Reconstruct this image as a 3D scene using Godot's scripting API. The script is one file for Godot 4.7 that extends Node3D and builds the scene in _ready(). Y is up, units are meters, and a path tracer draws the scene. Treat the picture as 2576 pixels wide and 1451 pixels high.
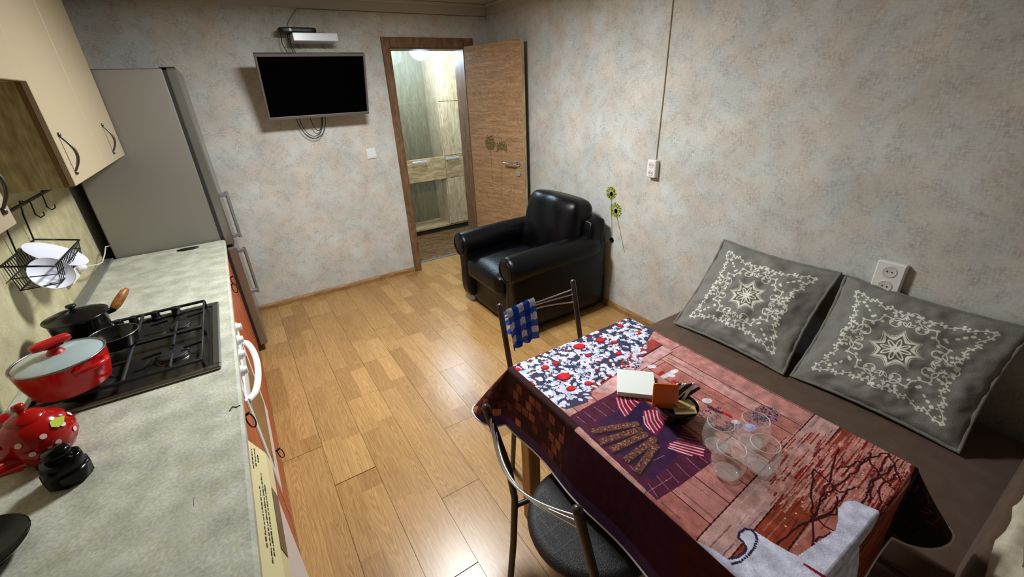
extends Node3D
# A small kitchen with a worktop run on the left, a doorway to a hall, an armchair, a sofa and a dressed table.
const XL := -0.765
const XR := 2.31
const ZB := -3.97
const ZF := 1.25
const YC := 2.335
const LAMP_AT := Vector3(0.78, 2.2, -2.2)

class MB:
	var v := PackedVector3Array()
	var uv := PackedVector2Array()
	var ix := PackedInt32Array()
	func vert(p: Vector3, t := Vector2.ZERO) -> int:
		v.append(p)
		uv.append(t)
		return v.size() - 1
	func tri(a: int, b: int, c: int) -> void:
		ix.append(a)
		ix.append(b)
		ix.append(c)
	func quad(a: int, b: int, c: int, d: int) -> void:
		tri(a, b, c)
		tri(a, c, d)
	# flat convex polygon turned so that it faces away from the point c
	func conv(pts: Array, c: Vector3, uvs := []) -> MB:
		var n: Vector3 = (pts[1] - pts[0]).cross(pts[2] - pts[0])
		var m := Vector3.ZERO
		for q in pts:
			m += q
		m /= pts.size()
		var flip: bool = n.dot(m - c) < 0.0
		var id := []
		for i in pts.size():
			id.append(vert(pts[i], uvs[i] if uvs else Vector2.ZERO))
		if flip:
			id.reverse()
		for i in range(1, pts.size() - 1):
			tri(id[0], id[i], id[i + 1])
		return self
	func box(c: Vector3, s: Vector3, b := 0.0) -> MB:
		var h := s * 0.5
		b = min(b, min(h.x, min(h.y, h.z)) * 0.95)
		var cor := func(sg: Vector3, ax: int) -> Vector3:
			var p := Vector3(sg.x * h.x, sg.y * h.y, sg.z * h.z)
			for k in 3:
				if k != ax:
					p[k] -= sg[k] * b
			return c + p
		for ax in 3:
			var a1 := (ax + 1) % 3
			var a2 := (ax + 2) % 3
			for s0 in [-1.0, 1.0]:
				var pts := []
				for q in [[-1.0, -1.0], [1.0, -1.0], [1.0, 1.0], [-1.0, 1.0]]:
					var sg := Vector3.ZERO
					sg[ax] = s0
					sg[a1] = q[0]
					sg[a2] = q[1]
					pts.append(cor.call(sg, ax))
				conv(pts, c)
		if b > 0.0:
			for ax in 3:
				var a1 := (ax + 1) % 3
				var a2 := (ax + 2) % 3
				for s1 in [-1.0, 1.0]:
					for s2 in [-1.0, 1.0]:
						var lo := Vector3.ZERO
						lo[a1] = s1
						lo[a2] = s2
						lo[ax] = -1.0
						var hi := lo
						hi[ax] = 1.0
						conv([cor.call(lo, a1), cor.call(hi, a1), cor.call(hi, a2), cor.call(lo, a2)], c)
			for sx in [-1.0, 1.0]:
				for sy in [-1.0, 1.0]:
					for sz in [-1.0, 1.0]:
						var sg := Vector3(sx, sy, sz)
						conv([cor.call(sg, 0), cor.call(sg, 1), cor.call(sg, 2)], c)
		return self
	func span(a: Vector3, d: Vector3, b := 0.0) -> MB:
		return box((a + d) * 0.5, (d - a).abs(), b)
	func tube(pts: Array, r, n := 8, caps := true, closed := false) -> MB:
		var m := pts.size()
		var up := Vector3.ZERO
		var first := v.size()
		for i in m:
			var t: Vector3
			if closed:
				t = (pts[(i + 1) % m] - pts[(i + m - 1) % m]).normalized()
			else:
				t = (pts[min(i + 1, m - 1)] - pts[max(i - 1, 0)]).normalized()
			if up == Vector3.ZERO:
				up = Vector3.UP if absf(t.y) < 0.9 else Vector3.RIGHT
			var s := t.cross(up).normalized()
			up = s.cross(t).normalized()
			var rr: float = r[i] if r is Array else r
			for k in n:
				var a := TAU * k / n
				vert(pts[i] + (s * cos(a) + up * sin(a)) * rr, Vector2(float(k) / n, float(i) / m))
		for i in (m if closed else m - 1):
			for k in n:
				var a := first + i * n + k
				var b := first + i * n + (k + 1) % n
				var c := first + ((i + 1) % m) * n + (k + 1) % n
				var d := first + ((i + 1) % m) * n + k
				quad(a, b, c, d)
		if caps and not closed:
			for e in 2:
				var base := first + (m - 1) * n * e
				var ring := []
				for k in n:
					ring.append(v[base + k])
				conv(ring, pts[1] if e == 0 else pts[m - 2])
		return self
	# profile of (radius, height) from bottom to top on the outside
	func lathe(prof: Array, n := 24, at := Vector3.ZERO) -> MB:
		var first := v.size()
		for p in prof:
			for k in n:
				var a := TAU * k / n
				vert(at + Vector3(cos(a) * p.x, p.y, -sin(a) * p.x), Vector2(float(k) / n, p.y))
		for i in prof.size() - 1:
			if prof[i].distance_to(prof[i + 1]) < 1e-6:
				continue
			for k in n:
				var a := first + i * n + k
				var b := first + i * n + (k + 1) % n
				quad(a, b, b + n, a + n)
		return self
	func ball(c: Vector3, r: Vector3, n := 20, m := 10) -> MB:
		var prof := []
		for i in m + 1:
			var t := PI * i / m
			prof.append(Vector2(max(sin(t), 0.001), -cos(t)))
		var s := v.size()
		lathe(prof, n)
		for i in range(s, v.size()):
			v[i] = c + v[i] * r
		return self
	# rounded box with shared corner points; bend moves each point
	func rbox(c: Vector3, h: Vector3, r: float, n := 8, bend = null) -> MB:
		var seen := {}
		var inner := h - Vector3(r, r, r)
		for ax in 3:
			for s0 in [-1.0, 1.0]:
				var ids := []
				for j in n + 1:
					for i in n + 1:
						var q := Vector3.ZERO
						q[ax] = s0
						q[(ax + 1) % 3] = tan((2.0 * i / n - 1.0) * PI * 0.25)
						q[(ax + 2) % 3] = tan((2.0 * j / n - 1.0) * PI * 0.25)
						var key := Vector3i((q * 4000.0).round())
						if not seen.has(key):
							var p := Vector3.ZERO
							var g := Vector3(signf(q.x) * maxf(absf(q.x) * h.x - inner.x, 0.0), signf(q.y) * maxf(absf(q.y) * h.y - inner.y, 0.0), signf(q.z) * maxf(absf(q.z) * h.z - inner.z, 0.0))
							for k in 3:
								p[k] = clampf(q[k] * h[k], -inner[k], inner[k])
							var big: float = maxf(absf(g.x), maxf(absf(g.y), absf(g.z)))
							p += g.normalized() * minf(big, r)
							if bend != null:
								p = bend.call(p)
							seen[key] = vert(c + p)
						ids.append(seen[key])
				for j in n:
					for i in n:
						var a: int = ids[j * (n + 1) + i]
						var b: int = ids[j * (n + 1) + i + 1]
						var d: int = ids[(j + 1) * (n + 1) + i]
						var e: int = ids[(j + 1) * (n + 1) + i + 1]
						if s0 > 0.0:
							quad(a, b, e, d)
						else:
							quad(a, d, e, b)
		return self
	func grid(fn: Callable, nu: int, nv: int) -> MB:
		var f := v.size()
		for j in nv + 1:
			for i in nu + 1:
				var t := Vector2(float(i) / nu, float(j) / nv)
				vert(fn.call(t.x, t.y), t)
		for j in nv:
			for i in nu:
				var a := f + j * (nu + 1) + i
				quad(a, a + 1, a + nu + 2, a + nu + 1)
		return self
	func move(t: Transform3D, from := 0) -> MB:
		for i in range(from, v.size()):
			v[i] = t * v[i]
		return self
	func mesh() -> ArrayMesh:
		var nn := PackedVector3Array()
		nn.resize(v.size())
		for i in range(0, ix.size(), 3):
			var a := ix[i]
			var b := ix[i + 1]
			var c := ix[i + 2]
			var q := (v[b] - v[a]).cross(v[c] - v[a])
			nn[a] += q
			nn[b] += q
			nn[c] += q
			ix[i + 1] = c
			ix[i + 2] = b
		for i in nn.size():
			nn[i] = nn[i].normalized() if nn[i].length() > 1e-14 else Vector3.UP
		var arr := []
		arr.resize(Mesh.ARRAY_MAX)
		arr[Mesh.ARRAY_VERTEX] = v
		arr[Mesh.ARRAY_NORMAL] = nn
		arr[Mesh.ARRAY_TEX_UV] = uv
		arr[Mesh.ARRAY_INDEX] = ix
		var m := ArrayMesh.new()
		m.add_surface_from_arrays(Mesh.PRIMITIVE_TRIANGLES, arr)
		return m

var M := {}
var used := {}
var rng := RandomNumberGenerator.new()
var cam_basis: Basis

func numbered(n: String) -> String:
	used[n] = used.get(n, -1) + 1
	return n if used[n] == 0 else "%s_%03d" % [n, used[n]]

func tag(o, label: String, category: String, group := "", kind := ""):
	o.set_meta("label", label)
	o.set_meta("category", category)
	if group:
		o.set_meta("group", group)
	if kind:
		o.set_meta("kind", kind)
	return o

func thing(called: String, label: String, category: String, at := Vector3.ZERO, turn := 0.0, group := "", kind := "") -> Node3D:
	var o := Node3D.new()
	o.name = numbered(called)
	add_child(o)
	o.position = at
	o.rotation.y = turn
	tag(o, label, category, group, kind)
	return o

func obj(called: String, b: MB, m, parent = null, label := "") -> MeshInstance3D:
	return put(called, b.mesh(), m, parent, label)

func put(called: String, mesh: Mesh, m, parent = null, label := "") -> MeshInstance3D:
	var o := MeshInstance3D.new()
	o.mesh = mesh
	o.material_override = m
	if parent == null:
		o.name = numbered(called)
		add_child(o)
	else:
		o.name = called
		parent.add_child(o, true)
	if label:
		o.set_meta("label", label)
	return o

func c8(r: float, g: float, b: float) -> Color:
	return Color(r / 255.0, g / 255.0, b / 255.0)

func mat(called: String, col: Color, rough := 0.6, metal := 0.0, spec := 0.5) -> StandardMaterial3D:
	var m := StandardMaterial3D.new()
	m.resource_name = called
	m.albedo_color = col
	m.roughness = rough
	m.metallic = metal
	m.metallic_specular = spec
	M[called] = m
	return m

func tmat(called: String, tex: Texture2D, metres: float, rough := 0.6, world := false, spec := 0.4) -> StandardMaterial3D:
	var m := mat(called, Color.WHITE, rough, 0.0, spec)
	m.albedo_texture = tex
	m.uv1_triplanar = true
	m.uv1_world_triplanar = world
	m.uv1_triplanar_sharpness = 8.0
	m.uv1_scale = Vector3.ONE / metres
	return m

# ---------------------------------------------------------------- textures
func noise(w: int, h: int, s: int, f: float, oct := 3, kind := FastNoiseLite.TYPE_SIMPLEX_SMOOTH) -> PackedByteArray:
	var n := FastNoiseLite.new()
	n.seed = s
	n.noise_type = kind
	n.frequency = f
	n.fractal_octaves = oct
	var im := n.get_seamless_image(w, h)
	im.convert(Image.FORMAT_L8)
	return im.get_data()

func stretched(w: int, h: int, dw: int, dh: int, s: int, f: float, oct := 2) -> PackedByteArray:
	var n := FastNoiseLite.new()
	n.seed = s
	n.frequency = f
	n.fractal_octaves = oct
	var im := n.get_seamless_image(w / dw, h / dh)
	im.convert(Image.FORMAT_L8)
	im.resize(w, h, Image.INTERPOLATE_CUBIC)
	return im.get_data()

func tex(w: int, h: int, d: PackedByteArray) -> ImageTexture:
	return ImageTexture.create_from_image(Image.create_from_data(w, h, false, Image.FORMAT_RGB8, d))

func wallpaper_texture() -> ImageTexture:
	var w := 1024
	var a := noise(w, w, 11, 0.004, 3)
	var b := noise(w, w, 12, 0.016, 4)
	var p := noise(w, w, 13, 0.006, 3)
	var hs := stretched(w, w, 6, 1, 14, 0.22, 3)
	var vs := stretched(w, w, 1, 6, 15, 0.22, 3)
	var g := noise(w, w, 16, 0.09, 3)
	var d := PackedByteArray()
	d.resize(w * w * 3)
	for i in w * w:
		var e := a[i] / 255.0 - 0.5
		var q := b[i] / 255.0 - 0.5
		var warm := clampf((p[i] / 255.0 - 0.5) * 2.6 + 0.5, 0.0, 1.0)
		var dark := clampf((q + 0.14) * 2.6, 0.0, 1.0)
		var fine := (hs[i] + vs[i] - 255.0) / 255.0
		var sp := g[i] / 255.0 - 0.5
		var l := 196.0 + 22.0 * e + fine * (13.0 + 20.0 * dark) + sp * (11.0 + 17.0 * dark) - 10.0 * dark
		d[i * 3] = clampi(int(l * lerpf(0.99, 1.0, warm)), 0, 255)
		d[i * 3 + 1] = clampi(int(l * lerpf(0.995, 0.966, warm)), 0, 255)
		d[i * 3 + 2] = clampi(int(l * lerpf(0.962, 0.908, warm)), 0, 255)
	return tex(w, w, d)

# wood with its grain along the first axis (or the second when upright)
func wood_texture(w: int, h: int, lo: Color, hi: Color, s: int, rings := 9.0, wild := 0.5, upright := false, knots := 0) -> ImageTexture:
	var gw := h if upright else w
	var gh := w if upright else h
	var fine := stretched(gw, gh, 16, 1, s, 0.3, 3)
	var mid := stretched(gw, gh, 12, 1, s + 1, 0.05, 3)
	var warp := stretched(gw, gh, 4, 1, s + 2, 0.014, 2)
	rng.seed = s
	var kn := []
	for i in knots:
		kn.append([rng.randf() * gw, rng.randf() * gh, rng.randf_range(5.0, 12.0)])
	var d := PackedByteArray()
	d.resize(w * h * 3)
	var i := 0
	for y in gh:
		for x in gw:
			var ring := 0.5 + 0.5 * sin((float(y) / gh * rings + (warp[i] / 255.0) * rings * wild) * TAU)
			var t := 0.42 * (fine[i] / 255.0) + 0.4 * (mid[i] / 255.0) + 0.18 * ring
			t = clampf((t - 0.5) * 1.9 + 0.5, 0.0, 1.0)
			for k in kn:
				var dx: float = (x - k[0]) / (k[2] * 2.6)
				var dy: float = (y - k[1]) / k[2]
				var q := dx * dx + dy * dy
				if q < 1.0:
					t *= 0.25 + 0.75 * q
			var o := (x * w + y if upright else y * w + x) * 3
			d[o] = int(255.0 * lerpf(lo.r, hi.r, t))
			d[o + 1] = int(255.0 * lerpf(lo.g, hi.g, t))
			d[o + 2] = int(255.0 * lerpf(lo.b, hi.b, t))
			i += 1
	return tex(w, h, d)

# one laminate board: two printed strips of oak blocks with their own tones
func board_texture(s: int) -> ImageTexture:
	var w := 1536
	var h := 288
	var hh := h / 2
	var fine := stretched(w, h, 32, 1, s, 0.42, 3)
	var mid := stretched(w, h, 24, 1, s + 1, 0.07, 3)
	var warp := stretched(w, h, 6, 1, s + 2, 0.014, 3)
	var pores := stretched(w, h, 12, 1, s + 3, 0.6, 1)
	rng.seed = s
	var ends := [[], []]
	for r in 2:
		var x := rng.randf_range(-420.0, 0.0)
		while x < w:
			var e := x + rng.randf_range(460.0, 720.0)
			ends[r].append([e, rng.randf_range(-1.0, 1.0), rng.randf_range(0.0, 9.0), rng.randf() < 0.5, rng.randf_range(0.3, 0.7), (x + e) * 0.5, 1.0 if rng.randf() < 0.5 else -1.0])
			x = e
	var d := PackedByteArray()
	d.resize(w * h * 3)
	for y in h:
		var r := 0 if y < hh else 1
		var bi := 0
		var yy: float = float(y % hh) / hh
		for x in w:
			while bi < ends[r].size() - 1 and x > ends[r][bi][0]:
				bi += 1
			var blk: Array = ends[r][bi]
			var i := y * w + x
			var wp := warp[i] / 255.0
			var ph: float
			if blk[3]:
				var dy: float = yy - blk[4]
				ph = dy * dy * 34.0 + blk[6] * (x - blk[5]) / 95.0 + wp * 2.4 + blk[2]
			else:
				ph = yy * 9.0 + wp * 3.0 + blk[2]
			var ring := absf(fposmod(ph, 1.0) * 2.0 - 1.0)
			var t: float = 0.3 * (fine[i] / 255.0) + 0.3 * (mid[i] / 255.0) + (0.24 if blk[3] else 0.16) * ring + 0.14 + 0.13 * blk[1]
			if pores[i] > 200:
				t -= 0.13
			if absf(x - blk[0]) < 1.4 or y % hh == 0:
				t -= 0.12
			t = clampf((t - 0.48) * 1.35 + 0.5, 0.0, 1.0)
			d[i * 3] = int(lerpf(123.0, 195.0, t))
			d[i * 3 + 1] = int(lerpf(87.0, 154.0, t))
			d[i * 3 + 2] = int(lerpf(46.0, 98.0, t))
	return tex(w, h, d)

func stone_texture(s: int, base: Color, amp: float, warm: float) -> ImageTexture:
	var w := 512
	var a := noise(w, w, s, 0.01, 4)
	var b := noise(w, w, s + 1, 0.12, 3)
	var c := noise(w, w, s + 2, 0.012, 3)
	var d := PackedByteArray()
	d.resize(w * w * 3)
	for i in w * w:
		var l := (a[i] / 255.0 - 0.5) * amp + (b[i] / 255.0 - 0.5) * amp * 0.9
		var y := clampf((c[i] / 255.0 - 0.62) * 4.0, 0.0, 1.0) * warm
		d[i * 3] = clampi(int(base.r * 255.0 + l - y * 4.0), 0, 255)
		d[i * 3 + 1] = clampi(int(base.g * 255.0 + l - y * 12.0), 0, 255)
		d[i * 3 + 2] = clampi(int(base.b * 255.0 + l - y * 42.0), 0, 255)
	return tex(w, w, d)

func cloth_texture_grey(s: int, base: Color, amp: float) -> ImageTexture:
	var w := 512
	var a := stretched(w, w, 3, 1, s, 0.45, 2)
	var b := stretched(w, w, 1, 3, s + 1, 0.45, 2)
	var c := noise(w, w, s + 2, 0.3, 2)
	var d := PackedByteArray()
	d.resize(w * w * 3)
	for i in w * w:
		var l := (a[i] + b[i] - 255.0) / 255.0 * amp + (c[i] / 255.0 - 0.5) * amp
		d[i * 3] = clampi(int(base.r * 255.0 + l), 0, 255)
		d[i * 3 + 1] = clampi(int(base.g * 255.0 + l), 0, 255)
		d[i * 3 + 2] = clampi(int(base.b * 255.0 + l), 0, 255)
	return tex(w, w, d)

# ---------------------------------------------------------------- drawing flat print
var art: Image
var art_o := Vector2.ZERO
var art_k := 1.0

func fill(pts: Array, col: Color) -> void:
	var q := []
	var lo := 1e9
	var hi := -1e9
	for p in pts:
		var e: Vector2 = (p - art_o) * art_k
		q.append(e)
		lo = min(lo, e.y)
		hi = max(hi, e.y)
	var w := art.get_width()
	var h := art.get_height()
	for y in range(max(0, int(floor(lo))), min(h - 1, int(ceil(hi))) + 1):
		var xs := []
		var yy := y + 0.5
		for i in q.size():
			var a: Vector2 = q[i]
			var b: Vector2 = q[(i + 1) % q.size()]
			if (a.y <= yy) != (b.y <= yy):
				xs.append(a.x + (yy - a.y) / (b.y - a.y) * (b.x - a.x))
		xs.sort()
		for i in range(0, xs.size() - 1, 2):
			var x0 := clampi(int(round(xs[i])), 0, w)
			var x1 := clampi(int(round(xs[i + 1])), 0, w)
			if x1 > x0:
				art.fill_rect(Rect2i(x0, y, x1 - x0, 1), col)

func blob(c: Vector2, rx: float, ry: float, turn: float, col: Color, n := 10) -> void:
	var pts := []
	for i in n:
		var a := TAU * i / n
		pts.append(c + Vector2(cos(a) * rx, sin(a) * ry).rotated(turn))
	fill(pts, col)

func stroke(pts: Array, wd: float, col: Color) -> void:
	for i in pts.size() - 1:
		var a: Vector2 = pts[i]
		var b: Vector2 = pts[i + 1]
		var n := (b - a).orthogonal().normalized() * wd * 0.5
		fill([a + n, b + n, b - n, a - n], col)
		if wd * art_k > 3.0:
			blob(b, wd * 0.5, wd * 0.5, 0.0, col, 8)

# a point of the photograph taken down to the table top
func T(u: float, w: float) -> Vector2:
	var d := cam_basis * Vector3(u - 1288.0, -(w - 725.5), -1078.7)
	var k := (0.757 - 1.66) / d.y
	return Vector2(d.x * k, d.z * k)

func TT(a: Array) -> Array:
	var o := []
	for i in range(0, a.size(), 2):
		o.append(T(a[i], a[i + 1]))
	return o

func _ready() -> void:
	# ---- camera, surroundings, light
	var cam := Camera3D.new()
	cam.name = "camera"
	cam.position = Vector3(0, 1.66, 0)
	cam.rotation_degrees = Vector3(-25.19, -31.68, -2.66)
	cam.fov = rad_to_deg(2.0 * atan(725.5 / 1078.7))
	cam.near = 0.02
	add_child(cam)
	cam.current = true
	cam_basis = cam.basis
	var env := Environment.new()
	env.background_mode = Environment.BG_COLOR
	env.background_color = Color(0, 0, 0)
	env.tonemap_mode = Environment.TONE_MAPPER_LINEAR
	env.tonemap_exposure = 1.0
	env.sdfgi_enabled = true
	env.ssao_enabled = true
	env.ssil_enabled = true
	var we := WorldEnvironment.new()
	we.name = "surroundings"
	we.environment = env
	add_child(we)
	materials()
	ceiling_lamp()
	hall_lamp()
	room()
	doorway()
	hall()
	kitchen_base()
	hob()
	fridge()
	uppers()
	worktop_things()
	wall_kitchen_things()
	television()
	wall_bits()
	armchair()
	sofa()
	table()
	chairs()
	table_things()

func ceiling_lamp() -> void:
	var t := thing("ceiling_lamp", "round white flush ceiling lamp with a glowing diffuser", "lamp", Vector3(LAMP_AT.x, YC, LAMP_AT.z))
	obj("base", MB.new().lathe([Vector2(0.001, -0.03), Vector2(0.2, -0.03), Vector2(0.2, -0.03), Vector2(0.2, 0.0), Vector2(0.2, 0.0), Vector2(0.001, 0.0)], 32), M.white_plastic, t)
	obj("diffuser", MB.new().lathe([Vector2(0.001, -0.1), Vector2(0.08, -0.098), Vector2(0.15, -0.085), Vector2(0.185, -0.06), Vector2(0.19, -0.032)], 32), M.lamp_glow, t)
	var l := AreaLight3D.new()
	l.name = "lamp_light"
	l.area_size = Vector2(0.34, 0.34)
	l.light_color = Color(0.972, 0.99, 1.0)
	l.light_energy = 7.2
	l.area_range = 12.0
	l.shadow_enabled = true
	l.rotation_degrees = Vector3(-90, 0, 0)
	l.position = Vector3(0, -0.106, 0)
	t.add_child(l)

func hall_lamp() -> void:
	var t := thing("hall_lamp", "glowing white globe lamp hanging in the hall beyond the doorway", "lamp", Vector3(1.885, YC, -4.6))
	obj("base", MB.new().lathe([Vector2(0.001, -0.03), Vector2(0.05, -0.03), Vector2(0.055, 0.0), Vector2(0.001, 0.0)], 20), M.white_plastic, t)
	obj("rod", MB.new().tube([Vector3(0, -0.03, 0), Vector3(0, -0.2, 0)], 0.012, 10), M.chrome, t)
	obj("globe", MB.new().ball(Vector3(0, -0.295, 0), Vector3(0.105, 0.105, 0.105), 28, 16), M.globe_glow, t)
	var l := OmniLight3D.new()
	l.name = "hall_light"
	l.light_color = Color(0.78, 0.9, 1.0)
	l.light_energy = 1.7
	l.light_size = 0.1
	l.omni_range = 9.0
	l.omni_attenuation = 2.0
	l.shadow_enabled = true
	l.position = Vector3(0, -0.295, 0)
	t.add_child(l)

func materials() -> void:
	tmat("wallpaper", wallpaper_texture(), 1.7, 0.85, true, 0.25)
	mat("ceiling_paint", c8(184, 176, 163), 0.8)
	mat("cornice", c8(176, 170, 158), 0.8)
	for k in 4:
		var m := mat("board_%s" % ["amber", "honey", "straw", "oak"][k], Color.WHITE, 0.3, 0.0, 0.46)
		m.albedo_texture = board_texture(100 + k * 17)
	mat("board_edge", c8(70, 45, 25), 0.8)
	tmat("skirting", wood_texture(512, 128, c8(126, 94, 54), c8(166, 128, 80), 31, 4.0), 0.6, 0.5)
	tmat("casing_wood", wood_texture(256, 512, c8(96, 70, 48), c8(132, 98, 70), 41, 6.0, 0.4, true), 0.8, 0.55)
	tmat("door_wood", wood_texture(512, 512, c8(136, 103, 71), c8(184, 146, 106), 43, 8.0, 0.8, false, 5), 0.9, 0.5)
	tmat("hall_oak", wood_texture(384, 512, c8(158, 136, 104), c8(206, 184, 148), 47, 5.0, 0.6, true, 4), 0.8, 0.5)
	tmat("hall_oak_lying", wood_texture(512, 256, c8(142, 118, 80), c8(200, 174, 130), 49, 4.0, 0.6, false, 2), 0.7, 0.5)
	tmat("hall_back", wood_texture(256, 512, c8(88, 78, 46), c8(118, 106, 66), 53, 18.0, 0.2, true), 0.8, 0.6)
	tmat("hall_floor_wood", wood_texture(512, 256, c8(70, 48, 30), c8(140, 104, 66), 57, 5.0, 0.7), 0.7, 0.4)
	tmat("cherry", wood_texture(512, 256, c8(150, 62, 32), c8(188, 88, 48), 61, 4.0, 0.4), 0.8, 0.38)
	tmat("cabinet_side", wood_texture(256, 512, c8(138, 122, 82), c8(184, 168, 124), 63, 10.0, 0.4, true), 0.6, 0.6)
	mat("cabinet_edge", c8(120, 84, 36), 0.5)
	mat("cream_front", c8(174, 158, 128), 0.42)
	tmat("worktop_stone", stone_texture(71, c8(184, 183, 167), 44.0, 0.25), 0.62, 0.38, true)
	tmat("splash_stone", stone_texture(75, c8(188, 178, 142), 30.0, 0.4), 0.5, 0.42, true)
	mat("steel", c8(150, 150, 150), 0.32, 1.0)
	mat("aluminium", c8(150, 152, 156), 0.4, 0.8)
	mat("bar_handle", c8(196, 198, 202), 0.35, 0.4)
	mat("chrome", c8(200, 200, 205), 0.15, 1.0)
	mat("fridge_side", c8(150, 146, 138), 0.5, 0.8)
	mat("fridge_door", c8(150, 148, 142), 0.3, 0.85)
	mat("fridge_dark", c8(40, 38, 36), 0.4)
	mat("black_plastic", c8(16, 16, 17), 0.45)
	mat("black_gloss", c8(4, 4, 5), 0.16, 0.0, 0.35)
	mat("screen_black", c8(2, 2, 3), 0.3, 0.0, 0.08)
	mat("grey_metal", c8(125, 123, 120), 0.4, 0.7)
	mat("enamel_black", c8(14, 14, 15), 0.18)
	mat("cast_iron", c8(14, 14, 14), 0.6)
	mat("hob_plate", c8(74, 72, 68), 0.26, 0.8)
	mat("hob_frame", c8(128, 126, 122), 0.3, 0.9)
	mat("red_enamel", c8(186, 16, 10), 0.22)
	mat("red_plastic", c8(178, 20, 14), 0.35)
	mat("red_ceramic", c8(164, 12, 10), 0.14)
	mat("white_dot", c8(236, 205, 200), 0.2)
	mat("leaf_print", c8(176, 190, 40), 0.2)
	mat("white_plastic", c8(226, 224, 218), 0.4)
	mat("white_enamel", c8(222, 224, 228), 0.25)
	mat("cream_plastic", c8(222, 210, 160), 0.45)
	mat("ink", c8(50, 46, 36), 0.7)
	mat("display_dark", c8(38, 34, 28), 0.25)
	mat("oven_glass", c8(70, 56, 38), 0.15)
	tmat("brown_wood_handle", wood_texture(256, 128, c8(110, 64, 26), c8(176, 116, 58), 67, 3.0), 0.2, 0.4)
	mat("wire_black", c8(20, 18, 18), 0.4, 0.3)
	mat("plate_white", c8(225, 226, 236), 0.2)
	mat("cable_black", c8(20, 19, 18), 0.6)
	mat("cable_brown", c8(120, 104, 84), 0.6)
	mat("cable_tan", c8(158, 142, 120), 0.6)
	mat("cable_white", c8(205, 200, 190), 0.5)
	mat("leather", c8(5, 5, 7), 0.36, 0.0, 0.32)
	var lb := NoiseTexture2D.new()
	lb.width = 512
	lb.height = 512
	lb.seamless = true
	var ln := FastNoiseLite.new()
	ln.seed = 5
	ln.frequency = 0.035
	ln.fractal_octaves = 4
	lb.noise = ln
	M.leather.heightmap_enabled = true
	M.leather.heightmap_texture = lb
	M.leather.heightmap_scale = 0.09
	M.leather.uv1_triplanar = true
	M.leather.uv1_scale = Vector3.ONE / 0.3
	mat("vinyl", c8(20, 19, 20), 0.42, 0.0, 0.5)
	M.vinyl.heightmap_enabled = true
	M.vinyl.heightmap_texture = lb
	M.vinyl.heightmap_scale = 0.12
	M.vinyl.uv1_triplanar = true
	M.vinyl.uv1_scale = Vector3.ONE / 0.06
	tmat("sofa_plush", stone_texture(81, c8(90, 69, 53), 12.0, 0.0), 0.5, 0.85)
	M.sofa_plush.rim_enabled = true
	M.sofa_plush.rim = 0.25
	tmat("fleece", stone_texture(85, c8(196, 184, 160), 30.0, 0.0), 0.2, 0.9)
	tmat("fleece_brown", stone_texture(87, c8(110, 92, 60), 20.0, 0.0), 0.2, 0.9)
	mat("chair_tube", c8(74, 70, 67), 0.34, 0.65)
	mat("chair_rod", c8(205, 203, 200), 0.2, 0.95)
	tmat("table_wood", wood_texture(256, 256, c8(150, 108, 60), c8(190, 146, 92), 91, 4.0, 0.4, true), 0.4, 0.5)
	mat("hem_white", c8(222, 218, 222), 0.8)
	mat("paper_white", c8(236, 240, 232), 0.85)
	mat("amber_packet", c8(214, 108, 18), 0.18)
	M.amber_packet.backlight_enabled = true
	M.amber_packet.backlight = Color(0.6, 0.25, 0.03)
	mat("kraft", c8(206, 178, 124), 0.6)
	mat("smoke_glass", Color(0.09, 0.08, 0.07, 0.25), 0.05)
	M.smoke_glass.refraction_enabled = true
	M.smoke_glass.refraction_scale = 0.05
	mat("clear_glass", Color(0.92, 0.94, 0.92, 0.13), 0.03)
	mat("base_glass", Color(0.94, 0.96, 0.94, 0.18), 0.05)
	M.base_glass.transparency = BaseMaterial3D.TRANSPARENCY_ALPHA
	mat("rim_glass", Color(0.94, 0.96, 0.94, 0.5), 0.05)
	M.rim_glass.transparency = BaseMaterial3D.TRANSPARENCY_ALPHA
	M.clear_glass.transparency = BaseMaterial3D.TRANSPARENCY_ALPHA
	M.smoke_glass.transparency = BaseMaterial3D.TRANSPARENCY_ALPHA
	mat("pane_glass", Color(0.9, 0.93, 0.92, 0.02), 0.03, 0.0, 0.15)
	M.pane_glass.transparency = BaseMaterial3D.TRANSPARENCY_ALPHA
	mat("lid_glass", Color(0.78, 0.86, 0.86, 0.5), 0.12)
	M.lid_glass.transparency = BaseMaterial3D.TRANSPARENCY_ALPHA
	mat("steam_white", c8(196, 208, 208), 0.7)
	mat("sticker_green", c8(178, 184, 66), 0.7)
	mat("handle_steel", c8(96, 92, 90), 0.35, 0.8)
	mat("sticker_dark", c8(58, 50, 20), 0.7)
	mat("sticker_olive", c8(92, 80, 34), 0.7)
	mat("lamp_glow", Color.WHITE, 0.5)
	M.lamp_glow.emission_enabled = true
	M.lamp_glow.emission = Color(0.972, 0.99, 1.0)
	M.lamp_glow.emission_energy_multiplier = 1.5
	mat("globe_glow", Color.WHITE, 0.4)
	M.globe_glow.emission_enabled = true
	M.globe_glow.emission = Color(0.82, 0.92, 1.0)
	M.globe_glow.emission_energy_multiplier = 14.0

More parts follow.
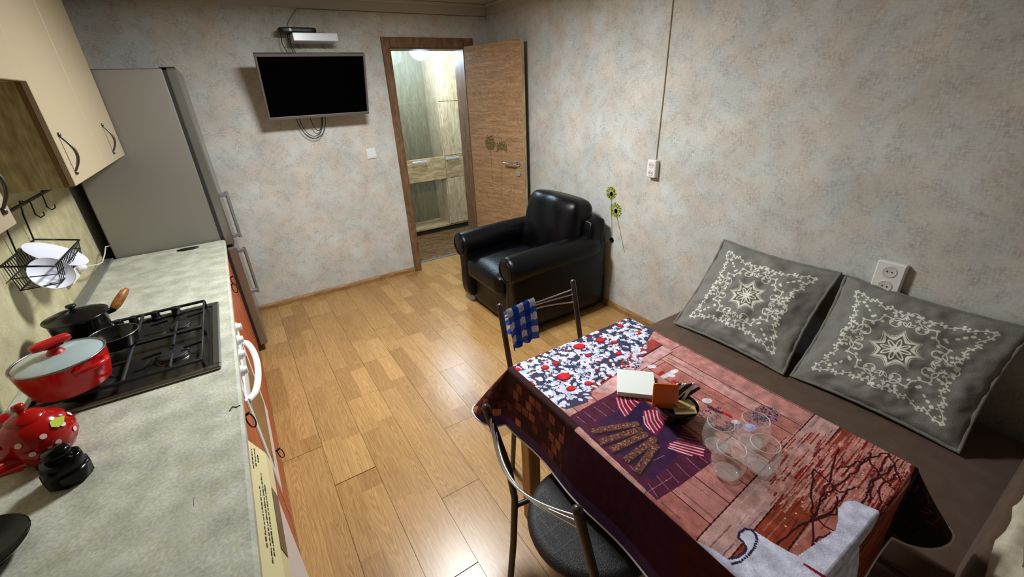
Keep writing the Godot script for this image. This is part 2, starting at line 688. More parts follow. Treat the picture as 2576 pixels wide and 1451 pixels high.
# ---------------------------------------------------------------- the room
func room() -> void:
	var fl := thing("floor", "honey oak laminate floor laid in long two-strip boards", "floor", Vector3.ZERO, 0.0, "", "structure")
	obj("underlay", MB.new().span(Vector3(XL - 0.2, -0.12, ZB - 0.2), Vector3(XR + 0.2, -0.013, ZF + 0.2)), M.board_edge, fl)
	# boards 0.1925 wide and 1.285 long; the measured end joints of the first columns, then an even spread
	var joints := {-1: -1.989, 0: -1.692, 1: -2.28, 2: -1.336}
	rng.seed = 21
	var names := ["board_amber", "board_honey", "board_straw", "board_oak"]
	var half := 0.1925
	var col := -4
	while true:
		var x0 := 0.0166 + half * col
		if x0 > XR:
			break
		var x1 := minf(x0 + half, XR)
		x0 = maxf(x0, XL)
		if x1 - x0 > 0.01 and x1 > XL:
			var z: float = joints.get(col, -1.285 * fposmod(col * 0.382 + 0.2, 1.0)) - 1.285 * 3
			while z < ZF:
				var a := maxf(z, ZB - 0.18)
				var e := minf(z + 1.285, ZF)
				if e - a > 0.02 and e > ZB:
					var g := 0.0003
					# the joints that stand open in the photograph
					var ga: float = {"0:-1.692": 0.0032, "1:-0.995": 0.0024, "-1:-1.989": 0.0014, "2:-1.336": 0.0012}.get("%d:%.3f" % [col, a], g)
					var mb := MB.new()
					var ya := -0.012
					var yb := rng.randf_range(-0.0005, 0.0)
					var u0 := (a - z) / 1.285
					var u1 := (e - z) / 1.285
					var w1 := (x1 - (0.0166 + half * col)) / half
					var w0 := (x0 - (0.0166 + half * col)) / half
					if rng.randf() < 0.5:
						u0 = 1.0 - u0
						u1 = 1.0 - u1
					var c := Vector3((x0 + x1) * 0.5, -0.006, (a + e) * 0.5)
					var bv := 0.0004
					mb.conv([Vector3(x0 + g + bv, yb, a + ga + bv), Vector3(x1 - g - bv, yb, a + ga + bv), Vector3(x1 - g - bv, yb, e - g - bv), Vector3(x0 + g + bv, yb, e - g - bv)], c, [Vector2(u0, w0), Vector2(u0, w1), Vector2(u1, w1), Vector2(u1, w0)])
					var q := [Vector3(x0 + g, ya, a + ga), Vector3(x1 - g, ya, a + ga), Vector3(x1 - g, ya, e - g), Vector3(x0 + g, ya, e - g)]
					var p := [Vector3(x0 + g + bv, yb, a + ga + bv), Vector3(x1 - g - bv, yb, a + ga + bv), Vector3(x1 - g - bv, yb, e - g - bv), Vector3(x0 + g + bv, yb, e - g - bv)]
					for k in 4:
						var n := (k + 1) % 4
						mb.conv([q[k], q[n], p[n], p[k]], c, [Vector2(u0, w0), Vector2(u0, w1), Vector2(u0, w1), Vector2(u0, w0)])
					obj("board", mb, M[names[rng.randi() % 4]], fl)
				z += 1.285
		col += 1
	tag(obj("ceiling", MB.new().span(Vector3(XL - 0.2, YC, ZB - 0.2), Vector3(XR + 0.2, YC + 0.15, ZF + 0.2)), M.ceiling_paint), "grey brown ceiling of the kitchen", "ceiling", "", "structure")
	var wb := MB.new()
	wb.span(Vector3(XL - 0.2, -0.05, ZB - 0.2), Vector3(1.352, YC, ZB))
	wb.span(Vector3(2.062, -0.05, ZB - 0.2), Vector3(XR + 0.2, YC, ZB))
	wb.span(Vector3(1.352, 2.0, ZB - 0.2), Vector3(2.062, YC, ZB))
	tag(obj("wall_back", wb, M.wallpaper), "wall with mottled beige paper around the doorway and behind the television", "wall", "", "structure")
	tag(obj("wall_right", MB.new().span(Vector3(XR, -0.05, ZB), Vector3(XR + 0.2, YC, ZF)), M.wallpaper), "long wall with mottled beige paper behind the sofa and armchair", "wall", "", "structure")
	tag(obj("wall_front", MB.new().span(Vector3(XL - 0.2, -0.05, ZF), Vector3(XR + 0.2, YC, ZF + 0.2)), M.wallpaper), "papered wall at the near end of the kitchen", "wall", "", "structure")
	var wl := thing("wall_left", "wall behind the worktop, papered above a stone-look splashback", "wall", Vector3.ZERO, 0.0, "", "structure")
	obj("wall_face", MB.new().span(Vector3(XL - 0.2, -0.05, ZB), Vector3(XL, YC, ZF)), M.wallpaper, wl)
	obj("splashback_panel", MB.new().span(Vector3(XL, 0.85, -3.2), Vector3(XL + 0.012, 1.46, -2.482), 0.001), M.splash_stone, wl, "beige stone-look splashback panel beside the fridge")
	obj("splashback_panel", MB.new().span(Vector3(XL, 0.85, -2.478), Vector3(XL + 0.012, 1.46, 0.3), 0.001), M.splash_stone, wl, "long beige stone-look splashback panel")
	# skirting and cornice, mitred into plain runs
	var prof := [Vector2(0.0, 0.0), Vector2(0.016, 0.0), Vector2(0.016, 0.03), Vector2(0.011, 0.04), Vector2(0.006, 0.046), Vector2(0.0, 0.047)]
	var bb := MB.new()
	var br := MB.new()
	for i in prof.size() - 1:
		var a: Vector2 = prof[i]
		var b: Vector2 = prof[i + 1]
		bb.conv([Vector3(XL, a.y, ZB + a.x), Vector3(1.295, a.y, ZB + a.x), Vector3(1.295, b.y, ZB + b.x), Vector3(XL, b.y, ZB + b.x)], Vector3(0.5, 0.01, ZB - 0.05))
		br.conv([Vector3(XR - a.x, a.y, ZB), Vector3(XR - a.x, a.y, ZF), Vector3(XR - b.x, b.y, ZF), Vector3(XR - b.x, b.y, ZB)], Vector3(XR + 0.05, 0.01, -2))
	tag(obj("baseboard_back", bb, M.skirting), "low oak skirting board along the doorway wall", "skirting", "", "structure")
	tag(obj("baseboard_right", br, M.skirting), "low oak skirting board along the sofa wall", "skirting", "", "structure")
	var t1 := MB.new().span(Vector3(XL, 2.247, ZB), Vector3(XR, 2.33, ZB + 0.012), 0.004).span(Vector3(XL, 2.31, ZB + 0.012), Vector3(XR, 2.335, ZB + 0.035), 0.005)
	tag(obj("trim_1", t1, M.cornice), "flat grey cornice above the doorway wall", "cornice", "", "structure")
	var t2 := MB.new().span(Vector3(XR - 0.012, 2.247, ZB + 0.035), Vector3(XR, 2.33, ZF), 0.004).span(Vector3(XR - 0.035, 2.31, ZB + 0.035), Vector3(XR - 0.012, 2.335, ZF), 0.005)
	tag(obj("trim_2", t2, M.cornice), "flat grey cornice above the sofa wall", "cornice", "", "structure")

func doorway() -> void:
	var d := thing("door_1", "open oak door leaf in a brown wooden casing", "door", Vector3.ZERO, 0.0, "", "structure")
	var z0 := ZB + 0.022
	obj("casing_board", MB.new().span(Vector3(1.295, 0, ZB), Vector3(1.365, 2.07, z0), 0.004), M.casing_wood, d)
	obj("casing_board", MB.new().span(Vector3(2.05, 0, ZB), Vector3(2.14, 2.07, z0), 0.004), M.casing_wood, d)
	obj("casing_head", MB.new().span(Vector3(1.366, 1.995, ZB), Vector3(2.049, 2.07, z0), 0.004), M.casing_wood, d)
	obj("jamb", MB.new().span(Vector3(1.345, 0, ZB - 0.2), Vector3(1.368, 1.995, ZB), 0.002), M.casing_wood, d)
	obj("jamb", MB.new().span(Vector3(2.045, 0, ZB - 0.2), Vector3(2.07, 1.995, ZB), 0.002), M.casing_wood, d)
	obj("jamb_head", MB.new().span(Vector3(1.369, 1.985, ZB - 0.2), Vector3(2.044, 2.005, ZB), 0.002), M.casing_wood, d)
	obj("threshold", MB.new().span(Vector3(1.37, 0.0, ZB - 0.205), Vector3(2.043, 0.008, ZB - 0.165), 0.003), M.aluminium, d)
	# leaf swung into the room; its own axes: x along the leaf from the hinge, z off its face
	var leaf := Node3D.new()
	leaf.name = "door_leaf"
	d.add_child(leaf)
	leaf.position = Vector3(2.036, 0.008, ZB + 0.03)
	leaf.rotation.y = -atan2(0.97, 0.243)
	obj("panel", MB.new().span(Vector3(0.0, 0, -0.04), Vector3(0.69, 1.995, 0.0), 0.003), M.door_wood, leaf)
	obj("edge_strip", MB.new().span(Vector3(0.6905, 0, -0.039), Vector3(0.693, 1.995, -0.001)), M.hall_oak, leaf)
	for s in [1.0, -1.0]:
		var zz: float = 0.0 if s > 0 else -0.04
		obj("handle", MB.new().tube([Vector3(0.625, 1.02, zz), Vector3(0.625, 1.02, zz + s * 0.012)], 0.026, 20).tube([Vector3(0.625, 1.02, zz), Vector3(0.625, 1.02, zz + s * 0.05), Vector3(0.612, 1.02, zz + s * 0.056), Vector3(0.49, 1.024, zz + s * 0.056)], 0.0085, 10), M.chrome, leaf)
		obj("lock_rose", MB.new().tube([Vector3(0.628, 0.935, zz), Vector3(0.628, 0.935, zz + s * 0.012)], 0.025, 20), M.chrome, leaf)
	obj("lock_plate", MB.new().span(Vector3(0.6925, 0.9, -0.028), Vector3(0.6945, 1.05, -0.012)), M.chrome, leaf)
	# dandelion stickers: heads of radiating seeds with thin stalks
	dandelion("dandelion_sticker", Vector2(0.272, 1.182), 0.066, Vector2(0.276, 0.8), leaf, Transform3D(Basis(), Vector3(0, 0, 0.0012)), M.sticker_olive, 7, false)
	dandelion("dandelion_sticker", Vector2(0.424, 1.135), 0.07, Vector2(0.39, 0.67), leaf, Transform3D(Basis(), Vector3(0, 0, 0.0012)), M.sticker_olive, 8, true)

func dandelion(called: String, c: Vector2, r: float, foot: Vector2, parent, t: Transform3D, m, s: int, top_only: bool) -> MeshInstance3D:
	var b := MB.new()
	rng.seed = s
	var flat := func(pts: Array) -> void:
		var w := []
		for p in pts:
			w.append(Vector3(p.x, p.y, 0.0))
		b.conv(w, Vector3(c.x, c.y, -1.0))
	for i in 46:
		var a := TAU * i / 46 + rng.randf_range(-0.06, 0.06)
		if top_only and sin(a) < -0.45:
			continue
		var d := Vector2(cos(a), sin(a))
		var o := d.orthogonal()
		var q := r * rng.randf_range(0.75, 1.05)
		flat.call([c + d * r * 0.18 + o * 0.0006, c + d * q + o * 0.0009, c + d * q - o * 0.0009, c + d * r * 0.18 - o * 0.0006])
		flat.call([c + d * q + o * 0.006, c + d * (q + 0.007), c + d * q - o * 0.006, c + d * (q - 0.01)])
		var h := q * rng.randf_range(0.55, 0.8)
		flat.call([c + d * h + o * 0.0045, c + d * (h + 0.007), c + d * h - o * 0.0045, c + d * (h - 0.007)])
	var core := []
	for k in 10:
		core.append(c + Vector2(cos(TAU * k / 10), sin(TAU * k / 10)) * r * 0.17)
	flat.call(core)
	var sd := (foot - c).normalized()
	var so := sd.orthogonal() * 0.0016
	flat.call([c + so, foot + so, foot - so, c - so])
	b.move(t)
	return obj(called, b, m, parent)

func hall() -> void:
	var z0 := ZB - 0.2
	tag(obj("floor_hall", MB.new().span(Vector3(0.7, -0.1, -5.6), Vector3(3.0, 0.0, z0 - 0.001)), M.hall_floor_wood), "dark oak floor of the hall beyond the doorway", "floor", "", "structure")
	tag(obj("ceiling_hall", MB.new().span(Vector3(0.7, YC, -5.6), Vector3(3.0, YC + 0.15, z0 - 0.001)), M.cornice), "ceiling of the hall", "ceiling", "", "structure")
	tag(obj("wall_hall_back", MB.new().span(Vector3(0.7, 0, -5.6), Vector3(3.0, YC, -5.42)), M.wallpaper), "hall wall behind the oak display cabinet", "wall", "", "structure")
	tag(obj("wall_hall_left", MB.new().span(Vector3(0.7, 0, -5.42), Vector3(0.9, YC, z0)), M.wallpaper), "hall end wall beside the display cabinet", "wall", "", "structure")
	tag(obj("wall_hall_right", MB.new().span(Vector3(2.85, 0, -5.42), Vector3(3.0, YC, z0)), M.wallpaper), "hall end wall past the display cabinet doors", "wall", "", "structure")
	var c := thing("display_cabinet", "tall oak hall cabinet with glass doors and chrome bar handles", "cabinet", Vector3(1.66, 0, -5.0))
	# own axes: x to the right, z 0 at the front, negative to the back
	var w := 0.555
	obj("side_panel", MB.new().span(Vector3(0, 0.06, -0.38), Vector3(0.02, 2.22, -0.021), 0.001), M.hall_oak, c)
	obj("side_panel", MB.new().span(Vector3(w - 0.01, 0.06, -0.38), Vector3(w + 0.01, 2.22, -0.021), 0.001), M.hall_oak, c)
	obj("side_panel", MB.new().span(Vector3(1.06, 0.06, -0.38), Vector3(1.08, 2.22, -0.021), 0.001), M.hall_oak, c)
	obj("back_panel", MB.new().span(Vector3(0.02, 0.06, -0.38), Vector3(1.06, 2.2, -0.365)), M.hall_back, c)
	obj("top_panel", MB.new().span(Vector3(0, 2.221, -0.38), Vector3(1.08, 2.245, 0.0), 0.002), M.hall_oak_lying, c)
	obj("bottom_panel", MB.new().span(Vector3(0.02, 0.06, -0.365), Vector3(1.06, 0.08, -0.021)), M.hall_oak_lying, c)
	obj("plinth", MB.new().span(Vector3(0.02, 0.0, -0.34), Vector3(1.06, 0.058, -0.06)), M.fridge_dark, c)
	obj("glass_shelf", MB.new().span(Vector3(0.021, 1.535, -0.36), Vector3(w - 0.011, 1.543, -0.03)), M.pane_glass, c)
	obj("glass_door", MB.new().span(Vector3(0.002, 0.935, -0.018), Vector3(w - 0.002, 2.215, -0.012)), M.pane_glass, c)
	obj("glass_door", MB.new().span(Vector3(0.002, 0.085, -0.018), Vector3(w - 0.002, 0.66, -0.012)), M.pane_glass, c)
	for k in 2:
		var x0 := 0.002 + k * w
		var x1 := x0 + (w - 0.004 if k == 0 else 0.518)
		var dr := obj("drawer", MB.new().span(Vector3(x0, 0.665, -0.02), Vector3(x1, 0.93, 0.0), 0.002), M.hall_oak_lying, c)
		var hx := (x0 + x1) * 0.5 - (0.06 if k == 0 else 0.17)
		obj("handle", MB.new().span(Vector3(hx - 0.09, 0.885, 0.018), Vector3(hx + 0.09, 0.91, 0.03), 0.003).span(Vector3(hx - 0.08, 0.893, 0.0), Vector3(hx - 0.07, 0.903, 0.02)).span(Vector3(hx + 0.07, 0.893, 0.0), Vector3(hx + 0.08, 0.903, 0.02)), M.bar_handle, dr)
	obj("door", MB.new().span(Vector3(w + 0.002, 1.54, -0.02), Vector3(1.078, 2.215, 0.0), 0.002), M.hall_oak, c)
	obj("door", MB.new().span(Vector3(w + 0.002, 0.935, -0.02), Vector3(1.078, 1.535, 0.0), 0.002), M.hall_oak, c)
	obj("door", MB.new().span(Vector3(w + 0.002, 0.085, -0.02), Vector3(1.078, 0.66, 0.0), 0.002), M.hall_oak, c)

# ---------------------------------------------------------------- kitchen run
func ring_pull(parent, p: Vector3) -> void:
	var pts := []
	for i in 20:
		var a := TAU * i / 20
		pts.append(p + Vector3(0.016 + 0.012 * cos(a), -0.02 + 0.028 * sin(a), 0.028 * cos(a) * 0.4))
	obj("ring_pull", MB.new().tube(pts, 0.0022, 8, false, true).tube([p, p + Vector3(0.02, 0.008, 0)], 0.004, 8), M.wire_black, parent)

func base_unit(z0: float, z1: float, label: String, doors: Array, y0 := 0.09, y1 := 0.822) -> Node3D:
	var t := thing("base_cabinet", label, "cabinet", Vector3(-0.19, 0, (z0 + z1) * 0.5), 0.0, "cherry base cabinets")
	var h := (z1 - z0) * 0.5
	obj("body", MB.new().span(Vector3(XL + 0.192, y0, -h + 0.001), Vector3(-0.001, y1, h - 0.001)), M.cherry, t)
	obj("plinth", MB.new().span(Vector3(-0.01, 0.0, -h + 0.001), Vector3(0.012, y0 - 0.003, h - 0.001), 0.001), M.cherry, t)
	for d in doors:
		var f := obj(d[4], MB.new().span(Vector3(0, d[2], d[0]), Vector3(0.018, d[3], d[1]), 0.002), M.cherry, t)
		ring_pull(f, Vector3(0.018, d[5].y, d[5].x))
	return t

func kitchen_base() -> void:
	base_unit(-3.185, -2.125, "cherry base cabinet with two doors between the fridge and the oven", [[-0.527, -0.002, 0.092, 0.818, "door", Vector2(-0.06, 0.76)], [0.002, 0.527, 0.092, 0.818, "door", Vector2(0.06, 0.76)]])
	base_unit(-1.515, -1.187, "narrow cherry base cabinet between the white oven and the dishwasher", [[-0.16, 0.16, 0.092, 0.818, "door", Vector2(0.02, 0.775)]])
	base_unit(-0.565, 0.2, "cherry base cabinet past the dishwasher at the near end of the worktop", [[-0.38, 0.38, 0.092, 0.818, "door", Vector2(-0.3, 0.76)]])
	base_unit(-2.12, -1.52, "low cherry drawer unit beneath the white oven", [[-0.297, 0.297, 0.092, 0.232, "drawer", Vector2(-0.04, 0.185)]], 0.09, 0.235)
	# oven
	var ov := thing("oven", "white built-in oven with a bowed handle and brown glass window", "oven", Vector3(-0.19, 0.238, -1.82))
	obj("body", MB.new().span(Vector3(-0.54, 0.0, -0.296), Vector3(-0.001, 0.58, 0.296)), M.white_enamel, ov)
	var dr := obj("oven_door", MB.new().span(Vector3(0, 0.003, -0.296), Vector3(0.022, 0.47, 0.296), 0.004), M.white_enamel, ov)
	obj("window", MB.new().span(Vector3(0.0205, 0.09, -0.235), Vector3(0.0225, 0.375, 0.235)), M.oven_glass, dr, "brown glass oven window")
	var hp := []
	for i in 17:
		var q := i / 16.0
		hp.append(Vector3(0.02 + 0.047 * pow(sin(PI * q), 0.45), 0.435, -0.245 + 0.49 * q))
	obj("handle", MB.new().tube(hp, 0.012, 12), M.white_plastic, dr)
	var pn := obj("control_panel", MB.new().span(Vector3(0, 0.475, -0.296), Vector3(0.02, 0.578, 0.296), 0.003), M.white_enamel, ov)
	for z in [-0.2, -0.07, 0.06, 0.19]:
		obj("knob", MB.new().tube([Vector3(0.019, 0.53, z), Vector3(0.032, 0.53, z), Vector3(0.034, 0.53, z), Vector3(0.046, 0.53, z)], [0.021, 0.02, 0.015, 0.013], 16), M.white_plastic, pn)
	# dishwasher
	var dw := thing("dishwasher", "white dishwasher with a cream control panel below the worktop", "dishwasher", Vector3(-0.19, 0, -0.878))
	obj("body", MB.new().span(Vector3(-0.55, 0.03, -0.3), Vector3(0.0, 0.815, 0.3)), M.white_enamel, dw)
	obj("front_door", MB.new().span(Vector3(0.001, 0.1, -0.3), Vector3(0.045, 0.66, 0.3), 0.006), M.white_enamel, dw)
	obj("plinth", MB.new().span(Vector3(-0.03, 0.0, -0.29), Vector3(0.01, 0.095, 0.29)), M.white_enamel, dw)
	var cp := MB.new()
	var pr := [Vector2(0.0, 0.665), Vector2(0.05, 0.665), Vector2(0.062, 0.69), Vector2(0.056, 0.735), Vector2(0.028, 0.8), Vector2(0.0, 0.805)]
	for i in pr.size() - 1:
		cp.conv([Vector3(pr[i].x, pr[i].y, -0.3), Vector3(pr[i].x, pr[i].y, 0.3), Vector3(pr[i + 1].x, pr[i + 1].y, 0.3), Vector3(pr[i + 1].x, pr[i + 1].y, -0.3)], Vector3(0.01, 0.73, 0))
	for s in [-0.3, 0.3]:
		var e := []
		for p in pr:
			e.append(Vector3(p.x, p.y, s))
		cp.conv(e, Vector3(0.01, 0.73, 0))
	var cpo := obj("control_panel", cp, M.cream_plastic, dw, "cream control panel with small dark print")
	# the sloping face from (0.056, 0.735) to (0.028, 0.8): small print and two dark windows
	var face := func(s: float, z: float) -> Vector3:
		return Vector3(lerpf(0.056, 0.028, s), lerpf(0.735, 0.8, s), z) + Vector3(0.92, 0.4, 0.0) * 0.0009
	var mark := func(b: MB, s: float, z: float, ds: float, dz: float) -> void:
		b.conv([face.call(s, z), face.call(s, z + dz), face.call(s + ds, z + dz), face.call(s + ds, z)], Vector3(0, 0.7, z))
	var ink := MB.new()
	rng.seed = 77
	for row in [[0.82, -0.27, -0.2], [0.66, -0.28, -0.21], [0.5, -0.26, -0.225], [0.62, -0.13, 0.06], [0.45, -0.19, 0.09], [0.32, -0.15, 0.07], [0.55, 0.17, 0.21], [0.4, 0.165, 0.2]]:
		var z: float = row[1]
		while z < row[2]:
			var dz := rng.randf_range(0.004, 0.013)
			mark.call(ink, row[0], z, rng.randf_range(0.035, 0.07), dz)
			z += dz + rng.randf_range(0.002, 0.006)
	obj("small_print", ink, M.ink, cpo).set_meta("kind", "stuff")
	var slot := func(z0: float, z1: float) -> MB:
		var b := MB.new()
		b.conv([Vector3(0.0628, 0.692, z0), Vector3(0.0628, 0.692, z1), Vector3(0.0574, 0.733, z1), Vector3(0.0574, 0.733, z0)], Vector3(0, 0.7, 0))
		return b
	obj("grip_slot", slot.call(-0.16, 0.04), M.display_dark, cpo)
	obj("display", slot.call(0.12, 0.17), M.display_dark, cpo)
	# worktops
	var wt := obj("worktop", MB.new().span(Vector3(XL + 0.013, 0.825, -2.487), Vector3(-0.155, 0.86, 0.25), 0.008), M.worktop_stone)
	tag(wt, "long beige stone-look worktop carrying the gas hob", "worktop")
	obj("chip", MB.new().tube([Vector3(-0.186, 0.8602, -1.255), Vector3(-0.179, 0.8602, -1.272), Vector3(-0.168, 0.8602, -1.262), Vector3(-0.16, 0.859, -1.268)], 0.0022, 6), M.ink, wt, "small dark chip at the front edge")
	obj("scratch", MB.new().tube([Vector3(-0.264, 0.86, -0.966), Vector3(-0.2642, 0.86, -0.955), Vector3(-0.2636, 0.86, -0.938)], 0.0005, 6), M.ink, wt, "thin dark scratch")
	tag(obj("worktop", MB.new().span(Vector3(XL + 0.013, 0.825, -3.19), Vector3(-0.155, 0.86, -2.4905), 0.008), M.worktop_stone), "short beige worktop piece beside the fridge", "worktop")
	tag(obj("joint_strip", MB.new().span(Vector3(-0.752, 0.8605, -3.18), Vector3(-0.703, 0.872, -2.2), 0.003), M.aluminium), "grey aluminium strip along the back of the worktop beside the fridge", "strip")
	tag(obj("black_comb", MB.new().ball(Vector3(-0.345, 0.8665, -3.1), Vector3(0.058, 0.006, 0.018), 24, 10), M.black_plastic), "flat black oval object lying on the worktop against the fridge", "gadget")

func hob() -> void:
	var t := thing("gas_hob", "black gas hob with iron grates and four knobs set in the worktop", "hob", Vector3(-0.45, 0.861, -1.81))
	# own axes: x from the wall (-) to the front (+), z along the worktop; knobs stand on the far side
	var fr := MB.new()
	for e in [[Vector3(-0.25, 0, -0.295), Vector3(0.25, 0.012, -0.27)], [Vector3(-0.25, 0, 0.27), Vector3(0.25, 0.012, 0.295)], [Vector3(-0.25, 0, -0.27), Vector3(-0.225, 0.012, 0.27)], [Vector3(0.225, 0, -0.27), Vector3(0.25, 0.012, 0.27)]]:
		fr.span(e[0], e[1], 0.004)
	obj("frame", fr, M.hob_frame, t)
	obj("plate", MB.new().span(Vector3(-0.224, 0, -0.269), Vector3(0.224, 0.005, 0.269)), M.hob_plate, t)
	for b in [[0.115, 0.13, 0.05], [0.125, -0.1, 0.036], [-0.115, 0.16, 0.042], [-0.125, -0.1, 0.042]]:
		var c := Vector3(b[0], 0.0, b[1])
		var r: float = b[2]
		var bo := obj("burner", MB.new().lathe([Vector2(r * 1.75, 0.0052), Vector2(r * 1.5, 0.011), Vector2(r * 1.15, 0.012), Vector2(r, 0.013), Vector2(r, 0.021), Vector2(r * 0.97, 0.022)], 28, c), M.hob_plate, t)
		obj("cap", MB.new().lathe([Vector2(r * 0.95, 0.022), Vector2(r * 0.95, 0.026), Vector2(r * 0.85, 0.029), Vector2(0.001, 0.03)], 28, c), M.cast_iron, bo)
	for h in [[-0.265, -0.006], [0.006, 0.265]]:
		var g := MB.new()
		var z0: float = h[0]
		var z1: float = h[1]
		var zm := (z0 + z1) * 0.5
		g.tube([Vector3(-0.205, 0.038, z0), Vector3(0.205, 0.038, z0), Vector3(0.205, 0.038, z1), Vector3(-0.205, 0.038, z1)], 0.006, 8, false, true)
		g.tube([Vector3(0.0, 0.038, z0), Vector3(0.0, 0.038, z1)], 0.006, 8)
		for x in [-0.12, 0.12]:
			for s in [[z0, zm - 0.03], [zm + 0.03, z1]]:
				g.tube([Vector3(x, 0.038, s[0]), Vector3(x, 0.042, s[1])], 0.0045, 8)
			for s in [[x - 0.085, x - 0.03], [x + 0.03, x + 0.12 if x < 0 else x + 0.085]]:
				g.tube([Vector3(s[0], 0.038, zm), Vector3(s[1], 0.042, zm)], 0.0055, 8)
		for x in [-0.205, 0.205]:
			for z in [z0, z1]:
				g.tube([Vector3(x, 0.006, z), Vector3(x, 0.038, z)], 0.0055, 8)
		obj("grate", g, M.cast_iron, t)
	for x in [0.103, 0.036, -0.034, -0.08]:
		obj("knob", MB.new().lathe([Vector2(0.019, 0.012), Vector2(0.018, 0.016), Vector2(0.0155, 0.018), Vector2(0.0145, 0.038), Vector2(0.013, 0.04), Vector2(0.001, 0.04)], 18, Vector3(x, 0, -0.268)), M.black_plastic, t)

func fridge() -> void:
	var f := thing("fridge", "tall grey two-door fridge freezer with bar handles at the end of the worktop", "fridge", Vector3(-0.44, 0, -3.51))
	# own axes: x front (+), z far (-)
	obj("body", MB.new().span(Vector3(-0.26, 0.03, -0.3), Vector3(0.262, 1.83, 0.305), 0.006), M.fridge_side, f)
	obj("top_cap", MB.new().span(Vector3(0.25, 1.8302, -0.295), Vector3(0.322, 1.836, 0.29), 0.002), M.fridge_dark, f)
	for s in [-0.26, 0.26]:
		obj("foot", MB.new().tube([Vector3(0.2, 0.0, s), Vector3(0.2, 0.031, s)], 0.02, 12), M.black_plastic, f)
	obj("door_seal", MB.new().span(Vector3(0.262, 0.06, -0.29), Vector3(0.276, 1.82, 0.295)), M.fridge_dark, f)
	for d in [[0.055, 0.795, 0.44, 0.77], [0.812, 1.83, 0.84, 1.14]]:
		var dr := obj("door", MB.new().span(Vector3(0.276, d[0], -0.3), Vector3(0.33, d[1], 0.302), 0.009), M.fridge_door, f)
		obj("handle", MB.new().tube([Vector3(0.37, d[2], 0.255), Vector3(0.37, d[3], 0.255)], 0.0095, 12).span(Vector3(0.328, d[2] + 0.005, 0.245), Vector3(0.372, d[2] + 0.03, 0.265), 0.003).span(Vector3(0.328, d[3] - 0.03, 0.245), Vector3(0.372, d[3] - 0.005, 0.265), 0.003), M.aluminium, dr)

func upper(z0: float, z1: float, y0: float, label: String, doors: Array) -> void:
	var y1 := 2.13
	var t := thing("wall_cabinet", label, "cabinet", Vector3(-0.487, y0, (z0 + z1) * 0.5), 0.0, "cream wall cabinets")
	var h := (z1 - z0) * 0.5
	var top := y1 - y0
	obj("body", MB.new().span(Vector3(XL + 0.489, 0, -h), Vector3(-0.012, top, h), 0.001), M.cabinet_side, t)
	obj("front_edge", MB.new().span(Vector3(-0.0118, 0, -h), Vector3(-0.0005, top, h)), M.cabinet_edge, t)
	for d in doors:
		var o := obj("door", MB.new().span(Vector3(0.0, 0.001, d[0]), Vector3(0.018, top, d[1]), 0.002), M.cream_front, t)
		if d.size() > 2:
			bow_at(o, d[2])

func bow_at(o, z: float) -> void:
	var p := []
	var r := []
	for i in 13:
		var q := i / 12.0
		p.append(Vector3(0.018 + 0.026 * sin(PI * q), 0.04 + 0.125 * q, z))
		r.append(0.003 + 0.0018 * sin(PI * q))
	obj("handle", MB.new().tube(p, r, 10).ball(Vector3(0.021, 0.039, z), Vector3(0.006, 0.008, 0.007), 12, 8).ball(Vector3(0.021, 0.166, z), Vector3(0.006, 0.008, 0.007), 12, 8), M.handle_steel, o)

func uppers() -> void:
	upper(-3.19, -2.085, 1.41, "cream two-door wall cabinet overlapping the fridge", [[-0.551, -0.001, -0.266], [0.001, 0.551, 0.492]])
	upper(-2.083, -1.499, 1.738, "short cream wall cabinet above the gas hob", [[-0.291, 0.291]])
	upper(-1.497, -0.5, 1.41, "cream two-door wall cabinet above the teapot end of the worktop", [[-0.497, 0.0, -0.455], [0.002, 0.497, 0.46]])

